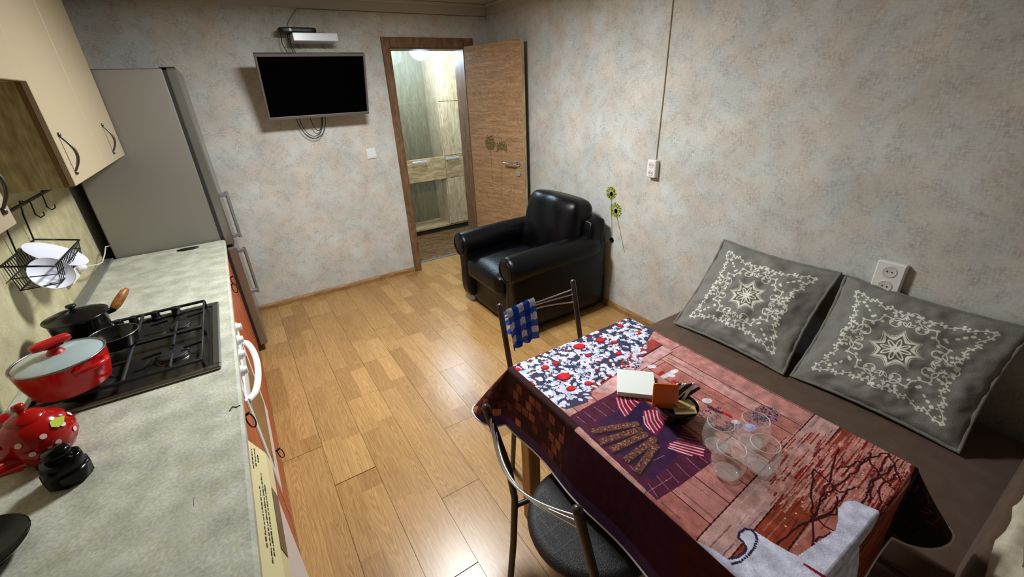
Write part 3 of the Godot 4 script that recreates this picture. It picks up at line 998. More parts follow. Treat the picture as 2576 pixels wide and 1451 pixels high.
func worktop_things() -> void:
	# red casserole on the near burner
	var p := thing("casserole", "red enamel casserole with a glass lid on the hob", "pot", Vector3(-0.565, 0.9097, -1.6))
	obj("bowl", MB.new().lathe([Vector2(0.001, 0.0), Vector2(0.082, 0.0), Vector2(0.09, 0.006), Vector2(0.1, 0.05), Vector2(0.105, 0.095), Vector2(0.105, 0.095), Vector2(0.102, 0.095), Vector2(0.097, 0.05), Vector2(0.086, 0.008), Vector2(0.001, 0.006)], 40), M.red_enamel, p)
	var lid := obj("lid", MB.new().lathe([Vector2(0.101, 0.0965), Vector2(0.09, 0.103), Vector2(0.06, 0.111), Vector2(0.02, 0.114), Vector2(0.001, 0.114), Vector2(0.001, 0.114), Vector2(0.001, 0.111), Vector2(0.06, 0.108), Vector2(0.09, 0.1), Vector2(0.098, 0.0965)], 40), M.lid_glass, p, "glass lid with a steel rim")
	var rim := []
	for i in 40:
		var a := TAU * i / 40
		rim.append(Vector3(cos(a) * 0.104, 0.098, sin(a) * 0.104))
	obj("rim", MB.new().tube(rim, 0.0028, 8, false, true), M.steel, lid)
	obj("knob", MB.new().lathe([Vector2(0.022, 0.113), Vector2(0.018, 0.12), Vector2(0.012, 0.126), Vector2(0.014, 0.132), Vector2(0.026, 0.136)], 20), M.red_plastic, lid)
	obj("grip", MB.new().rbox(Vector3(0, 0.146, 0), Vector3(0.045, 0.011, 0.016), 0.01, 8).move(Transform3D(Basis(Vector3.UP, 0.6), Vector3.ZERO)), M.red_plastic, lid)
	for s in [-1.0, 1.0]:
		obj("side_handle", MB.new().tube(handle_arc(s, 0.102, 0.034, 0.075), 0.0085, 10), M.red_enamel, p)
	# black saucepan with a wooden handle
	var s := thing("saucepan", "black enamel saucepan with a lid and a brown wooden handle on the hob", "pot", Vector3(-0.6, 0.9097, -1.97))
	obj("bowl", MB.new().lathe([Vector2(0.001, 0.0), Vector2(0.07, 0.0), Vector2(0.078, 0.008), Vector2(0.082, 0.075), Vector2(0.086, 0.079), Vector2(0.082, 0.079), Vector2(0.076, 0.01), Vector2(0.001, 0.006)], 36), M.enamel_black, s)
	var sl := obj("lid", MB.new().lathe([Vector2(0.088, 0.081), Vector2(0.09, 0.085), Vector2(0.078, 0.088), Vector2(0.05, 0.1), Vector2(0.02, 0.107), Vector2(0.001, 0.108)], 36), M.enamel_black, s)
	obj("knob", MB.new().lathe([Vector2(0.008, 0.106), Vector2(0.007, 0.113), Vector2(0.015, 0.119), Vector2(0.014, 0.125), Vector2(0.001, 0.127)], 16), M.black_plastic, sl)
	var hd := Vector3(0.93, 0, -0.36).normalized()
	obj("handle_socket", MB.new().tube([hd * 0.078 + Vector3(0, 0.06, 0), hd * 0.102 + Vector3(0, 0.066, 0)], [0.009, 0.012], 10), M.enamel_black, s)
	obj("handle", MB.new().tube([hd * 0.1 + Vector3(0, 0.066, 0), hd * 0.112 + Vector3(0, 0.076, -0.006), hd * 0.128 + Vector3(0, 0.092, -0.02), hd * 0.142 + Vector3(0, 0.104, -0.036), hd * 0.15 + Vector3(0, 0.108, -0.046)], [0.012, 0.015, 0.015, 0.0135, 0.008], 12), M.brown_wood_handle, s, "brown wooden handle")
	var s2 := thing("small_pan", "small open black speckled pan between the casserole and the saucepan", "pot", Vector3(-0.488, 0.9097, -1.81))
	obj("bowl", MB.new().lathe([Vector2(0.001, 0.0), Vector2(0.05, 0.0), Vector2(0.058, 0.006), Vector2(0.068, 0.045), Vector2(0.071, 0.047), Vector2(0.066, 0.047), Vector2(0.055, 0.008), Vector2(0.001, 0.005)], 32), M.enamel_black, s2)
	var sr := []
	for i in 32:
		sr.append(Vector3(cos(TAU * i / 32) * 0.0695, 0.0475, sin(TAU * i / 32) * 0.0695))
	obj("rim", MB.new().tube(sr, 0.0016, 6, false, true), M.steel, s2)
	# red polka dot teapot
	var tp := thing("teapot", "red ceramic teapot with white dots and a green leaf print", "teapot", Vector3(-0.585, 0.862, -1.345))
	obj("body", MB.new().lathe([Vector2(0.001, 0.0), Vector2(0.042, 0.0), Vector2(0.058, 0.012), Vector2(0.073, 0.04), Vector2(0.074, 0.066), Vector2(0.062, 0.096), Vector2(0.04, 0.112), Vector2(0.034, 0.114), Vector2(0.001, 0.114)], 36), M.red_ceramic, tp)
	var tl := obj("lid", MB.new().lathe([Vector2(0.038, 0.113), Vector2(0.036, 0.12), Vector2(0.02, 0.129), Vector2(0.008, 0.132), Vector2(0.007, 0.138), Vector2(0.013, 0.146), Vector2(0.011, 0.154), Vector2(0.001, 0.157)], 24), M.red_ceramic, tp)
	tl.position = Vector3.ZERO
	obj("spout", MB.new().tube([Vector3(-0.03, 0.035, 0.055), Vector3(-0.055, 0.05, 0.085), Vector3(-0.078, 0.075, 0.105), Vector3(-0.1, 0.1, 0.118)], [0.024, 0.019, 0.014, 0.012], 14), M.red_ceramic, tp)
	var th := []
	for i in 15:
		var a := lerpf(-1.25, 1.45, i / 14.0)
		th.append(Vector3(-0.045 - 0.055 * cos(a), 0.062 + 0.045 * sin(a), -0.045 - 0.035 * cos(a)))
	obj("handle", MB.new().tube(th, 0.011, 12), M.red_ceramic, tp)
	rng.seed = 9
	for k in 30:
		var hgt: float = [0.028, 0.055, 0.084][k % 3]
		var rr: float = [0.0665, 0.0742, 0.0685][k % 3]
		var tilt: float = [-0.5, 0.0, 0.55][k % 3]
		var a: float = TAU * (int(k / 3) + 0.33 * (k % 3)) / 10.0
		var n := Vector3(cos(a) * cos(tilt), sin(tilt), sin(a) * cos(tilt))
		var u := n.cross(Vector3.UP).normalized()
		var w := u.cross(n)
		var c := Vector3(cos(a) * rr, hgt, sin(a) * rr) + n * 0.0012
		var ring := []
		for i in 12:
			ring.append(c + u * cos(TAU * i / 12) * 0.0066 + w * sin(TAU * i / 12) * 0.0066)
		obj("dot", MB.new().conv(ring, c - n), M.white_dot, tp)
	var la := 0.45
	var ln := Vector3(cos(-la) * 0.8, 0.6, sin(la) * 0.8).normalized()
	var lu := ln.cross(Vector3.UP).normalized()
	var lw := lu.cross(ln)
	var lc := Vector3(0.062 * cos(la), 0.093, 0.062 * sin(la)) + ln * 0.002
	obj("leaf_print", MB.new().conv([lc + lu * 0.018, lc + lu * 0.01 + lw * 0.011, lc - lu * 0.006 + lw * 0.011, lc - lu * 0.022, lc - lu * 0.006 - lw * 0.01, lc + lu * 0.01 - lw * 0.011], lc - ln), M.leaf_print, tp)
	# black faceted jar
	var j := thing("glass_jar", "black glass jar with stepped facets standing beside the teapot", "jar", Vector3(-0.515, 0.8605, -1.205))
	obj("body", MB.new().lathe([Vector2(0.001, 0.0), Vector2(0.04, 0.0), Vector2(0.044, 0.004), Vector2(0.046, 0.032), Vector2(0.046, 0.032), Vector2(0.039, 0.037), Vector2(0.042, 0.041), Vector2(0.042, 0.041), Vector2(0.041, 0.06), Vector2(0.034, 0.066), Vector2(0.001, 0.066)], 8), M.black_gloss, j)
	obj("stopper", MB.new().lathe([Vector2(0.026, 0.066), Vector2(0.024, 0.074), Vector2(0.029, 0.08), Vector2(0.022, 0.09), Vector2(0.001, 0.092)], 8), M.black_gloss, j)
	tag(obj("black_bowl", MB.new().lathe([Vector2(0.001, 0.0), Vector2(0.055, 0.0), Vector2(0.06, 0.003), Vector2(0.082, 0.022), Vector2(0.09, 0.03), Vector2(0.087, 0.0315), Vector2(0.06, 0.01), Vector2(0.001, 0.006)], 36, Vector3(-0.625, 0.861, -1.03)), M.black_gloss), "shallow black glossy bowl at the back of the worktop before the jar", "bowl")

func handle_arc(s: float, r: float, out: float, y: float) -> Array:
	# loop handle on the side of a pot, one toward the room (s = 1), one toward the wall
	var d := Vector3(0.75, 0, 0.66) * s
	var o := d.cross(Vector3.UP)
	var pts := []
	for i in 13:
		var q := i / 12.0
		var k := pow(sin(PI * q), 0.55)
		pts.append(d * (r * 0.955 + out * k) + o * lerpf(-0.042, 0.042, q) + Vector3(0, y + 0.006 * k, 0))
	return pts

func wall_kitchen_things() -> void:
	var xw := XL + 0.012
	var r := thing("utensil_rail", "black metal rail with hooks under the wall cabinet", "rail", Vector3(xw, 1.325, -2.35))
	obj("bar", MB.new().tube([Vector3(0.03, 0, -0.5), Vector3(0.03, 0, 0.75)], 0.0065, 10), M.wire_black, r)
	for z in [-0.46, 0.1, 0.7]:
		obj("bracket", MB.new().tube([Vector3(0.0, 0.0, z), Vector3(0.03, 0.0, z)], 0.007, 10).tube([Vector3(0, 0, z), Vector3(0.004, 0, z)], 0.016, 14), M.wire_black, r)
	for z in [-0.28, -0.12]:
		obj("hook", MB.new().tube([Vector3(0.038, 0.006, z), Vector3(0.044, -0.002, z), Vector3(0.04, -0.05, z), Vector3(0.05, -0.065, z), Vector3(0.064, -0.058, z), Vector3(0.066, -0.044, z)], 0.0025, 8), M.wire_black, r)
	# wire basket
	var b := thing("wire_basket", "black wire dish basket hanging from the kitchen rail", "basket", Vector3(xw, 1.085, -2.25))
	var zs := 0.185
	var x0 := 0.012
	var x1 := 0.138
	var rim := MB.new()
	rim.tube([Vector3(x0, 0.1, -zs), Vector3(x1, 0.07, -zs), Vector3(x1, 0.07, zs), Vector3(x0, 0.1, zs)], 0.0035, 8, false, true)
	rim.tube([Vector3(x0 + 0.008, 0.002, -zs + 0.02), Vector3(x1 - 0.012, 0.002, -zs + 0.02), Vector3(x1 - 0.012, 0.002, zs - 0.02), Vector3(x0 + 0.008, 0.002, zs - 0.02)], 0.0025, 8, false, true)
	rim.tube([Vector3(x0 + 0.004, 0.05, -zs + 0.01), Vector3(x1 - 0.006, 0.038, -zs + 0.01), Vector3(x1 - 0.006, 0.038, zs - 0.01), Vector3(x0 + 0.004, 0.05, zs - 0.01)], 0.002, 8, false, true)
	obj("rim", rim, M.wire_black, b)
	for i in 17:
		var z := lerpf(-zs + 0.02, zs - 0.02, i / 16.0)
		obj("wire", MB.new().tube([Vector3(x0, 0.1, z), Vector3(x0 + 0.008, 0.002, z), Vector3(x1 - 0.012, 0.002, z), Vector3(x1, 0.07, z)], 0.0018, 6), M.wire_black, b)
	for z in [-0.175, 0.02]:
		obj("hanger", MB.new().tube([Vector3(x0, 0.1, z), Vector3(0.02, 0.2, z), Vector3(0.03, 0.255, z), Vector3(0.04, 0.25, z)], 0.0028, 8), M.wire_black, b)
	# dishes in the basket
	var pl := obj("plate", MB.new().lathe([Vector2(0.001, 0.0), Vector2(0.06, 0.0), Vector2(0.07, 0.004), Vector2(0.11, 0.014), Vector2(0.111, 0.0165), Vector2(0.07, 0.0085), Vector2(0.06, 0.005), Vector2(0.001, 0.0045)], 36), M.plate_white)
	tag(pl, "white plate lying tilted in the wire basket", "plate")
	pl.position = Vector3(xw + 0.085, 1.135, -2.29)
	pl.scale = Vector3(0.84, 0.84, 0.84)
	pl.rotation = Vector3(0.05, 0.0, -0.62)
	var bw := obj("dish", MB.new().lathe([Vector2(0.001, 0.0), Vector2(0.03, 0.0), Vector2(0.05, 0.014), Vector2(0.064, 0.04), Vector2(0.062, 0.04), Vector2(0.047, 0.016), Vector2(0.001, 0.004)], 30), M.plate_white)
	tag(bw, "small white bowl tipped over in the wire basket", "bowl")
	bw.position = Vector3(xw + 0.085, 1.1, -2.13)
	bw.rotation = Vector3(0.9, 0.2, -0.5)
	# double socket with a plug
	var s := thing("splash_socket", "white double socket on the splashback below the wire basket", "socket", Vector3(xw, 0.985, -2.6))
	obj("plate", MB.new().span(Vector3(0, -0.04, -0.072), Vector3(0.032, 0.04, 0.072), 0.006), M.white_plastic, s)
	for z in [-0.035, 0.035]:
		obj("recess", MB.new().tube([Vector3(0.0315, 0, z), Vector3(0.0335, 0, z)], 0.02, 18), M.cable_white, s)
		for k in [-0.009, 0.009]:
			obj("pin_hole", MB.new().tube([Vector3(0.033, 0, z + k), Vector3(0.0345, 0, z + k)], 0.003, 8), M.ink, s)
	var pg := thing("plug", "white plug and thin cable running to behind the fridge", "plug", Vector3(xw + 0.035, 0.985, -2.645))
	obj("plug_body", MB.new().lathe([Vector2(0.001, 0.0), Vector2(0.019, 0.0), Vector2(0.019, 0.012), Vector2(0.013, 0.03), Vector2(0.001, 0.031)], 16).move(Transform3D(Basis(Vector3.FORWARD, PI / 2), Vector3.ZERO)), M.white_plastic, pg)
	obj("cable", MB.new().tube([Vector3(0.026, 0, 0), Vector3(0.045, -0.006, -0.03), Vector3(0.045, -0.03, -0.12), Vector3(0.03, -0.055, -0.25), Vector3(0.022, -0.05, -0.38), Vector3(0.02, -0.03, -0.47), Vector3(0.016, -0.05, -0.56)], 0.003, 8), M.cable_white, pg)

# ---------------------------------------------------------------- back wall things
func television() -> void:
	var t := thing("television", "black flat television in a silver frame tilted down from the wall", "television", Vector3(0.683, 1.7185, -3.694))
	t.rotation.x = atan2(0.151, 0.415)
	var w := 0.365
	var h := 0.221
	var fr := MB.new()
	fr.span(Vector3(-w, h - 0.018, -0.03), Vector3(w, h, 0.004), 0.002)
	fr.span(Vector3(-w, -h, -0.03), Vector3(w, -h + 0.02, 0.004), 0.002)
	fr.span(Vector3(-w, -h + 0.02, -0.03), Vector3(-w + 0.014, h - 0.018, 0.004), 0.002)
	fr.span(Vector3(w - 0.014, -h + 0.02, -0.03), Vector3(w, h - 0.018, 0.004), 0.002)
	obj("frame", fr, M.grey_metal, t)
	obj("screen", MB.new().span(Vector3(-w + 0.0145, -h + 0.0205, -0.02), Vector3(w - 0.0145, h - 0.0185, 0.0), 0.0), M.screen_black, t)
	obj("back_shell", MB.new().rbox(Vector3(0, -0.01, -0.048), Vector3(w - 0.03, h - 0.025, 0.026), 0.02, 6), M.black_plastic, t)
	var br := thing("wall_bracket", "black wall bracket holding the television", "bracket", Vector3(0.683, 1.7, ZB))
	obj("plate", MB.new().span(Vector3(-0.06, -0.09, 0.0), Vector3(0.06, 0.09, 0.012), 0.002), M.black_plastic, br)
	obj("arm", MB.new().span(Vector3(-0.02, -0.03, 0.012), Vector3(0.02, 0.03, 0.2), 0.003), M.black_plastic, br)
	var c := thing("television_cables", "black cables looping down below the television", "cable", Vector3(0.62, 1.52, ZB + 0.03))
	var loop := func(x0: float, x1: float, drop: float, z: float) -> Array:
		var p := []
		for i in 19:
			var a := PI * i / 18.0
			p.append(Vector3(lerpf(x0, x1, 0.5 - 0.5 * cos(a)), 0.05 - drop * pow(sin(a), 0.8), z))
		return p
	for q in [[-0.1, 0.12, 0.22, 0.02], [-0.08, 0.1, 0.205, 0.012], [0.0, 0.09, 0.165, 0.026]]:
		obj("cable", MB.new().tube(loop.call(q[0], q[1], q[2], q[3]), 0.0028, 8), M.cable_black, c)
	# shelf with a receiver
	var s := thing("wall_shelf", "small white box shelf above the television", "shelf", Vector3(0.757, 2.016, ZB))
	obj("board", MB.new().span(Vector3(-0.153, 0.0, 0.0), Vector3(0.153, 0.052, 0.22), 0.004), M.white_enamel, s)
	for x in [-0.09, 0.09]:
		obj("bracket", MB.new().tube([Vector3(x, 0.001, 0.02), Vector3(x, -0.03, 0.008)], 0.005, 8), M.chrome, s)
	var r := thing("receiver", "black set-top box lying on the white shelf", "receiver", Vector3(0.655, 2.0685, -3.86))
	obj("case", MB.new().rbox(Vector3(0, 0.019, 0), Vector3(0.125, 0.019, 0.07), 0.012, 8), M.black_plastic, r)
	obj("side_port", MB.new().span(Vector3(-0.06, 0.01, 0.0702), Vector3(-0.045, 0.028, 0.072)), M.grey_metal, r)
	var cc := thing("receiver_cables", "thin cables hanging from the receiver to the television", "cable", Vector3(0.55, 2.07, -3.9))
	for q in [[0.0, 0.02, 0.035], [0.045, 0.06, 0.045], [0.055, 0.075, 0.04]]:
		obj("cable", MB.new().tube([Vector3(q[0], 0.005, 0.0), Vector3(q[0] - 0.005, -0.06, 0.004), Vector3(q[1], -0.14, 0.03), Vector3(q[1], -0.25, q[2])], 0.0028, 8), M.cable_black, cc)
	tag(obj("wall_cable", MB.new().tube([Vector3(0.79, 2.09, -3.93), Vector3(0.86, 2.1, -3.955), Vector3(0.93, 2.082, -3.966), Vector3(1.1, 2.079, -3.967), Vector3(1.3, 2.077, -3.967)], 0.0024, 6), M.cable_white), "thin white cable running from the shelf to the door casing", "cable")
	tag(obj("wall_cable", MB.new().tube([Vector3(0.6, 2.1, -3.955), Vector3(0.63, 2.16, -3.966), Vector3(0.705, 2.24, -3.966), Vector3(0.8, 2.243, -3.966), Vector3(1.5, 2.243, -3.966), Vector3(2.3, 2.243, -3.966)], 0.0022, 6), M.cable_brown), "thin cable rising from the receiver and running under the cornice", "cable")
	var sw := thing("light_switch", "white square light switch beside the door casing", "switch", Vector3(1.063, 1.181, ZB))
	obj("plate", MB.new().span(Vector3(-0.041, -0.042, 0), Vector3(0.041, 0.042, 0.01), 0.003), M.white_plastic, sw)
	obj("rocker", MB.new().span(Vector3(-0.03, -0.031, 0.01), Vector3(0.03, 0.031, 0.014), 0.002), M.white_enamel, sw)

# ---------------------------------------------------------------- right wall things
func socket_box(at: Vector3, label: String, d: float, hw: float, hh: float) -> void:
	var s := thing("wall_socket", label, "socket", at)
	obj("case", MB.new().span(Vector3(-d, -hh, -hw), Vector3(0, hh, hw), 0.005), M.white_plastic, s)
	for y in [-hh * 0.45, hh * 0.45]:
		var rr := minf(hh * 0.38, hw * 0.62)
		var o := obj("recess", MB.new().lathe([Vector2(rr, 0.0), Vector2(rr * 0.85, 0.003), Vector2(rr * 0.82, 0.0015), Vector2(0.001, 0.0008)], 22).move(Transform3D(Basis(Vector3.BACK, PI / 2), Vector3(-d - 0.0003, y, 0))), M.cable_white, s)
		for k in [-0.0085, 0.0085]:
			obj("pin_hole", MB.new().tube([Vector3(-d - 0.0005, y, k), Vector3(-d - 0.0022, y, k)], 0.0034, 10), M.ink, o)

func wall_bits() -> void:
	socket_box(Vector3(XR, 1.142, -1.905), "white surface socket at the end of the wall cord above the dandelion sticker", 0.042, 0.034, 0.055)
	tag(obj("wall_cable", MB.new().tube([Vector3(XR - 0.006, 1.197, -1.9), Vector3(XR - 0.005, 1.6, -1.893), Vector3(XR - 0.005, 2.246, -1.89)], 0.0034, 8), M.cable_tan), "thin brown cord running up the wall from the surface socket", "cable")
	socket_box(Vector3(XR, 0.83, -0.57), "white double wall socket just above the grey cushions", 0.03, 0.052, 0.075)
	# dandelion stickers on the wall: own axes of the wall, x toward the back
	var t := Transform3D(Basis(Vector3(0, 0, 1), Vector3(0, 1, 0), Vector3(-1, 0, 0)), Vector3(XR - 0.0012, 0, 0))
	var d := thing("dandelion_sticker", "yellow green dandelion stickers on the wall beside the armchair", "sticker", Vector3(XR, 0.5, -2.2))
	var back := Transform3D(Basis(), -Vector3(XR, 0.5, -2.2))
	for q in [[Vector2(-2.283, 0.915), 0.05, Vector2(-2.25, 0.6), 3], [Vector2(-2.227, 0.797), 0.056, Vector2(-2.112, 0.5), 4], [Vector2(-2.25, 0.56), 0.018, Vector2(-2.25, 0.48), 5]]:
		dandelion("seed_head", q[0], q[1], q[2], d, back * t, M.sticker_green, q[3], false)
		if q[3] < 5:
			dandelion("seed_core", q[0] + Vector2(0.002, -0.004), q[1] * 0.2, q[2], d, back * Transform3D(t.basis, t.origin + Vector3(-0.0006, 0, 0)), M.sticker_dark, q[3] + 20, false)

# ---------------------------------------------------------------- soft furniture
func armchair() -> void:
	var a := thing("armchair", "black leather armchair with rolled arms in the corner beside the door", "armchair", Vector3(1.84, 0, -2.66))
	# own axes: front toward -x, arms at +-z
	var soft := func(amp: float, s: int) -> Callable:
		var n := FastNoiseLite.new()
		n.seed = s
		n.frequency = 5.0
		n.fractal_octaves = 2
		return func(p: Vector3) -> Vector3: return p + p.normalized() * n.get_noise_3dv(p) * amp
	obj("base", MB.new().rbox(Vector3(0.02, 0.16, 0), Vector3(0.41, 0.13, 0.41), 0.03, 10, soft.call(0.008, 1)), M.leather, a)
	for s in [-1.0, 1.0]:
		var zc: float = s * 0.355
		obj("arm", MB.new().rbox(Vector3(-0.03, 0.32, zc), Vector3(0.41, 0.26, 0.085), 0.05, 12, soft.call(0.008, 3 + int(s))).tube(arm_roll(zc), [0.02, 0.075, 0.094, 0.1, 0.1, 0.1, 0.1, 0.098, 0.092, 0.05], 22), M.leather, a)
		obj("arm_piping", MB.new().tube(ring_at(Vector3(-0.466, 0.52, zc), 0.078), 0.0045, 8, false, true), M.leather, a)
	obj("seat_cushion", MB.new().rbox(Vector3(-0.13, 0.36, 0), Vector3(0.34, 0.085, 0.265), 0.06, 14, func(p: Vector3) -> Vector3: return p + Vector3(0, 0.035 * cos(p.x * 4.0) * cos(p.z * 5.0) * (1.0 if p.y > 0 else 0.0), 0)), M.leather, a)
	obj("back_frame", MB.new().rbox(Vector3(0.325, 0.42, 0), Vector3(0.1, 0.34, 0.42), 0.07, 12, soft.call(0.012, 9)), M.leather, a)
	var bk := MB.new().rbox(Vector3.ZERO, Vector3(0.12, 0.26, 0.3), 0.085, 16, func(p: Vector3) -> Vector3: return p + Vector3(-0.04 * cos(p.y * 4.5) * cos(p.z * 4.0) * (1.0 if p.x < 0 else 0.3) + 0.008 * sin(p.z * 26.0 + p.y * 9.0) * (1.0 if p.x < 0 else 0.0), 0.02 * cos(p.z * 4.0), 0))
	bk.move(Transform3D(Basis(Vector3.BACK, -0.2), Vector3(0.215, 0.62, 0.045)))
	obj("back_cushion", bk, M.leather, a)
	for x in [-0.34, 0.36]:
		for z in [-0.34, 0.34]:
			obj("foot", MB.new().lathe([Vector2(0.001, 0.0), Vector2(0.022, 0.0), Vector2(0.03, 0.06), Vector2(0.001, 0.06)], 14, Vector3(x, 0, z)), M.black_plastic, a)

func arm_roll(zc: float) -> Array:
	var p := []
	for x in [-0.468, -0.466, -0.455, -0.43, -0.2, 0.0, 0.15, 0.25, 0.32, 0.36]:
		p.append(Vector3(x, 0.525 + 0.012 * sin((x + 0.4) * 3.0), zc))
	return p

func ring_at(c: Vector3, r: float) -> Array:
	var p := []
	for i in 28:
		p.append(c + Vector3(0, sin(TAU * i / 28) * r, cos(TAU * i / 28) * r))
	return p

func sofa() -> void:
	var s := thing("sofa", "low brown plush sofa along the wall behind the table", "sofa", Vector3(1.83, 0, -0.7))
	obj("base", MB.new().rbox(Vector3(0, 0.14, 0.0), Vector3(0.41, 0.1, 0.715), 0.02, 8), M.sofa_plush, s)
	obj("seat", MB.new().rbox(Vector3(0, 0.305, 0.0), Vector3(0.42, 0.07, 0.73), 0.03, 14), M.sofa_plush, s)
	obj("armrest", MB.new().rbox(Vector3(-0.03, 0.3, 0.79), Vector3(0.45, 0.26, 0.075), 0.035, 12), M.sofa_plush, s)
	for x in [-0.34, 0.34]:
		for z in [-0.66, 0.78]:
			obj("foot", MB.new().lathe([Vector2(0.001, 0.0), Vector2(0.02, 0.0), Vector2(0.026, 0.045), Vector2(0.001, 0.045)], 12, Vector3(x, 0, z)), M.black_plastic, s)
	# fleece blanket folded over the arm
	var n := FastNoiseLite.new()
	n.seed = 4
	n.frequency = 7.0
	var fold := func(p: Vector3) -> Vector3: return p + Vector3(0, n.get_noise_3dv(p * 1.3) * 0.02, n.get_noise_3dv(p + Vector3.ONE) * 0.02)
	var b := thing("blanket", "beige fleece blanket folded on the sofa arm", "blanket", Vector3(1.6, 0.561, 0.118))
	obj("outer_fold", MB.new().rbox(Vector3(0, 0.042, 0.0), Vector3(0.4, 0.03, 0.075), 0.028, 16, fold), M.fleece, b)
	obj("inner_fold", MB.new().rbox(Vector3(0.02, 0.09, 0.03), Vector3(0.37, 0.026, 0.07), 0.024, 16, fold), M.fleece_brown, b)
	# cushions leaning on the wall
	cushion([Vector3(1.915, 0.386, -1.335), Vector3(1.92, 0.386, -0.725), Vector3(2.292, 0.795, -0.745), Vector3(2.292, 0.803, -1.345)], "grey tweed cushion with a pale embroidered medallion, at the open end of the sofa", 3)
	cushion([Vector3(1.94, 0.386, -0.7), Vector3(1.95, 0.388, -0.12), Vector3(2.292, 0.782, -0.12), Vector3(2.292, 0.792, -0.722)], "creased grey tweed cushion with a pale embroidered medallion, beside the sofa armrest", 8)

func cushion_art() -> ImageTexture:
	var w := 900
	var a := stretched(w, w, 2, 1, 201, 0.5, 2)
	var b := stretched(w, w, 1, 2, 202, 0.5, 2)
	var c := noise(w, w, 203, 0.35, 2)
	var d := PackedByteArray()
	d.resize(w * w * 3)
	for i in w * w:
		var l := (a[i] + b[i] - 255.0) * 0.3 + (c[i] - 128.0) * 0.5
		d[i * 3] = clampi(int(126.0 + l), 0, 255)
		d[i * 3 + 1] = clampi(int(122.0 + l), 0, 255)
		d[i * 3 + 2] = clampi(int(114.0 + l), 0, 255)
	art = Image.create_from_data(w, w, false, Image.FORMAT_RGB8, d)
	art_o = Vector2(-1, -1)
	art_k = w / 2.0
	var pale := c8(214, 211, 194)
	var ground := c8(104, 100, 88)
	# eight pointed petals in outlines
	var star := func(r0: float, r1: float, col: Color) -> void:
		var pts := []
		for i in 240:
			var t := TAU * i / 240.0
			pts.append(Vector2(cos(t), sin(t)) * lerpf(r1, r0, pow(absf(sin(t * 4.0)), 0.8)))
		fill(pts, col)
	star.call(0.235, 0.335, pale)
	star.call(0.224, 0.322, ground)
	star.call(0.214, 0.308, pale)
	star.call(0.165, 0.25, ground)
	for k in 8:
		var e := Vector2.from_angle(TAU * k / 8.0)
		blob(e * 0.1, 0.092, 0.034, e.angle(), pale, 14)
		blob(e * 0.112, 0.056, 0.015, e.angle(), ground, 12)
	# scrolls, buds and berries in fourfold symmetry
	for k in 4:
		var base := TAU * k / 4.0
		for m in [-1.0, 1.0]:
			var flip := func(p: Vector2) -> Vector2: return Vector2(p.x, p.y * m).rotated(base)
			# heart-shaped scroll beside each axis
			var curl := []
			for i in 34:
				var t := i / 33.0
				var ang := lerpf(-0.5, 4.9, t)
				curl.append(flip.call(Vector2(0.42, 0.135) + Vector2(cos(ang), sin(ang)) * lerpf(0.115, 0.03, t)))
			stroke(curl, 0.016, pale)
			blob(curl[33], 0.028, 0.028, 0, pale)
			# ring of arcs
			var arc := []
			for i in 30:
				var t := lerpf(0.05, PI / 4, i / 29.0)
				arc.append(flip.call(Vector2(cos(t), sin(t)) * (0.53 + 0.035 * sin(t * 15.0))))
			stroke(arc, 0.018, pale)
			for i in 7:
				var t := lerpf(0.12, 0.76, i / 6.0)
				blob(flip.call(Vector2(cos(t), sin(t)) * (0.475 if i % 2 else 0.585)), 0.026, 0.021, t + base, pale)
			# three-leaf bud on the axis
			for j in 2:
				var la := lerpf(0.0, 0.75, j)
				var bp: Vector2 = flip.call(Vector2(0.4, 0.0) + Vector2.from_angle(la) * 0.06)
				blob(bp, 0.052, 0.02, base + m * la, pale, 12)
				blob(bp, 0.03, 0.008, base + m * la, ground, 8)
			# crest outside the ring
			var crest := []
			for i in 26:
				var t := i / 25.0
				crest.append(flip.call(Vector2(0.655 - 0.05 * t + 0.022 * sin(t * PI * 3.0), 0.015 + 0.21 * t)))
			stroke(crest, 0.018, pale)
			for i in 5:
				blob(crest[3 + i * 5] + Vector2(0.026 * (1.0 if i % 2 else -1.0), 0.0).rotated(base), 0.024, 0.019, i, pale)
			var outer := []
			for i in 20:
				var ang := lerpf(0.0, 2.4, i / 19.0)
				outer.append(flip.call(Vector2(0.6, 0.0) + Vector2(cos(ang) * 0.1, sin(ang) * 0.075)))
			stroke(outer, 0.014, pale)
			# garland out to the corner
			var g := []
			for i in 44:
				var t := i / 43.0
				var p := Vector2(lerpf(0.62, 0.74, t), lerpf(0.2, 0.74, t)) + Vector2(0.026 * sin(t * 16.0), 0.012 * cos(t * 13.0))
				if t > 0.86:
					p.x += (t - 0.86) * 0.2
				g.append(flip.call(p))
			stroke(g, 0.016, pale)
			for i in 9:
				var q: Vector2 = g[int(i * 43 / 8.0)]
				blob(q + Vector2(0.026, 0.012 * m).rotated(base), 0.022, 0.017, i, pale)
				blob(q + Vector2(-0.022, 0.018 * m).rotated(base), 0.017, 0.014, i, pale)
			# fill between the ring and the corner
			for i in 3:
				blob(flip.call(Vector2(0.5 + 0.06 * i, 0.5 + 0.055 * i)), 0.028, 0.018, base + m * PI / 4, pale, 10)
	return ImageTexture.create_from_image(art)

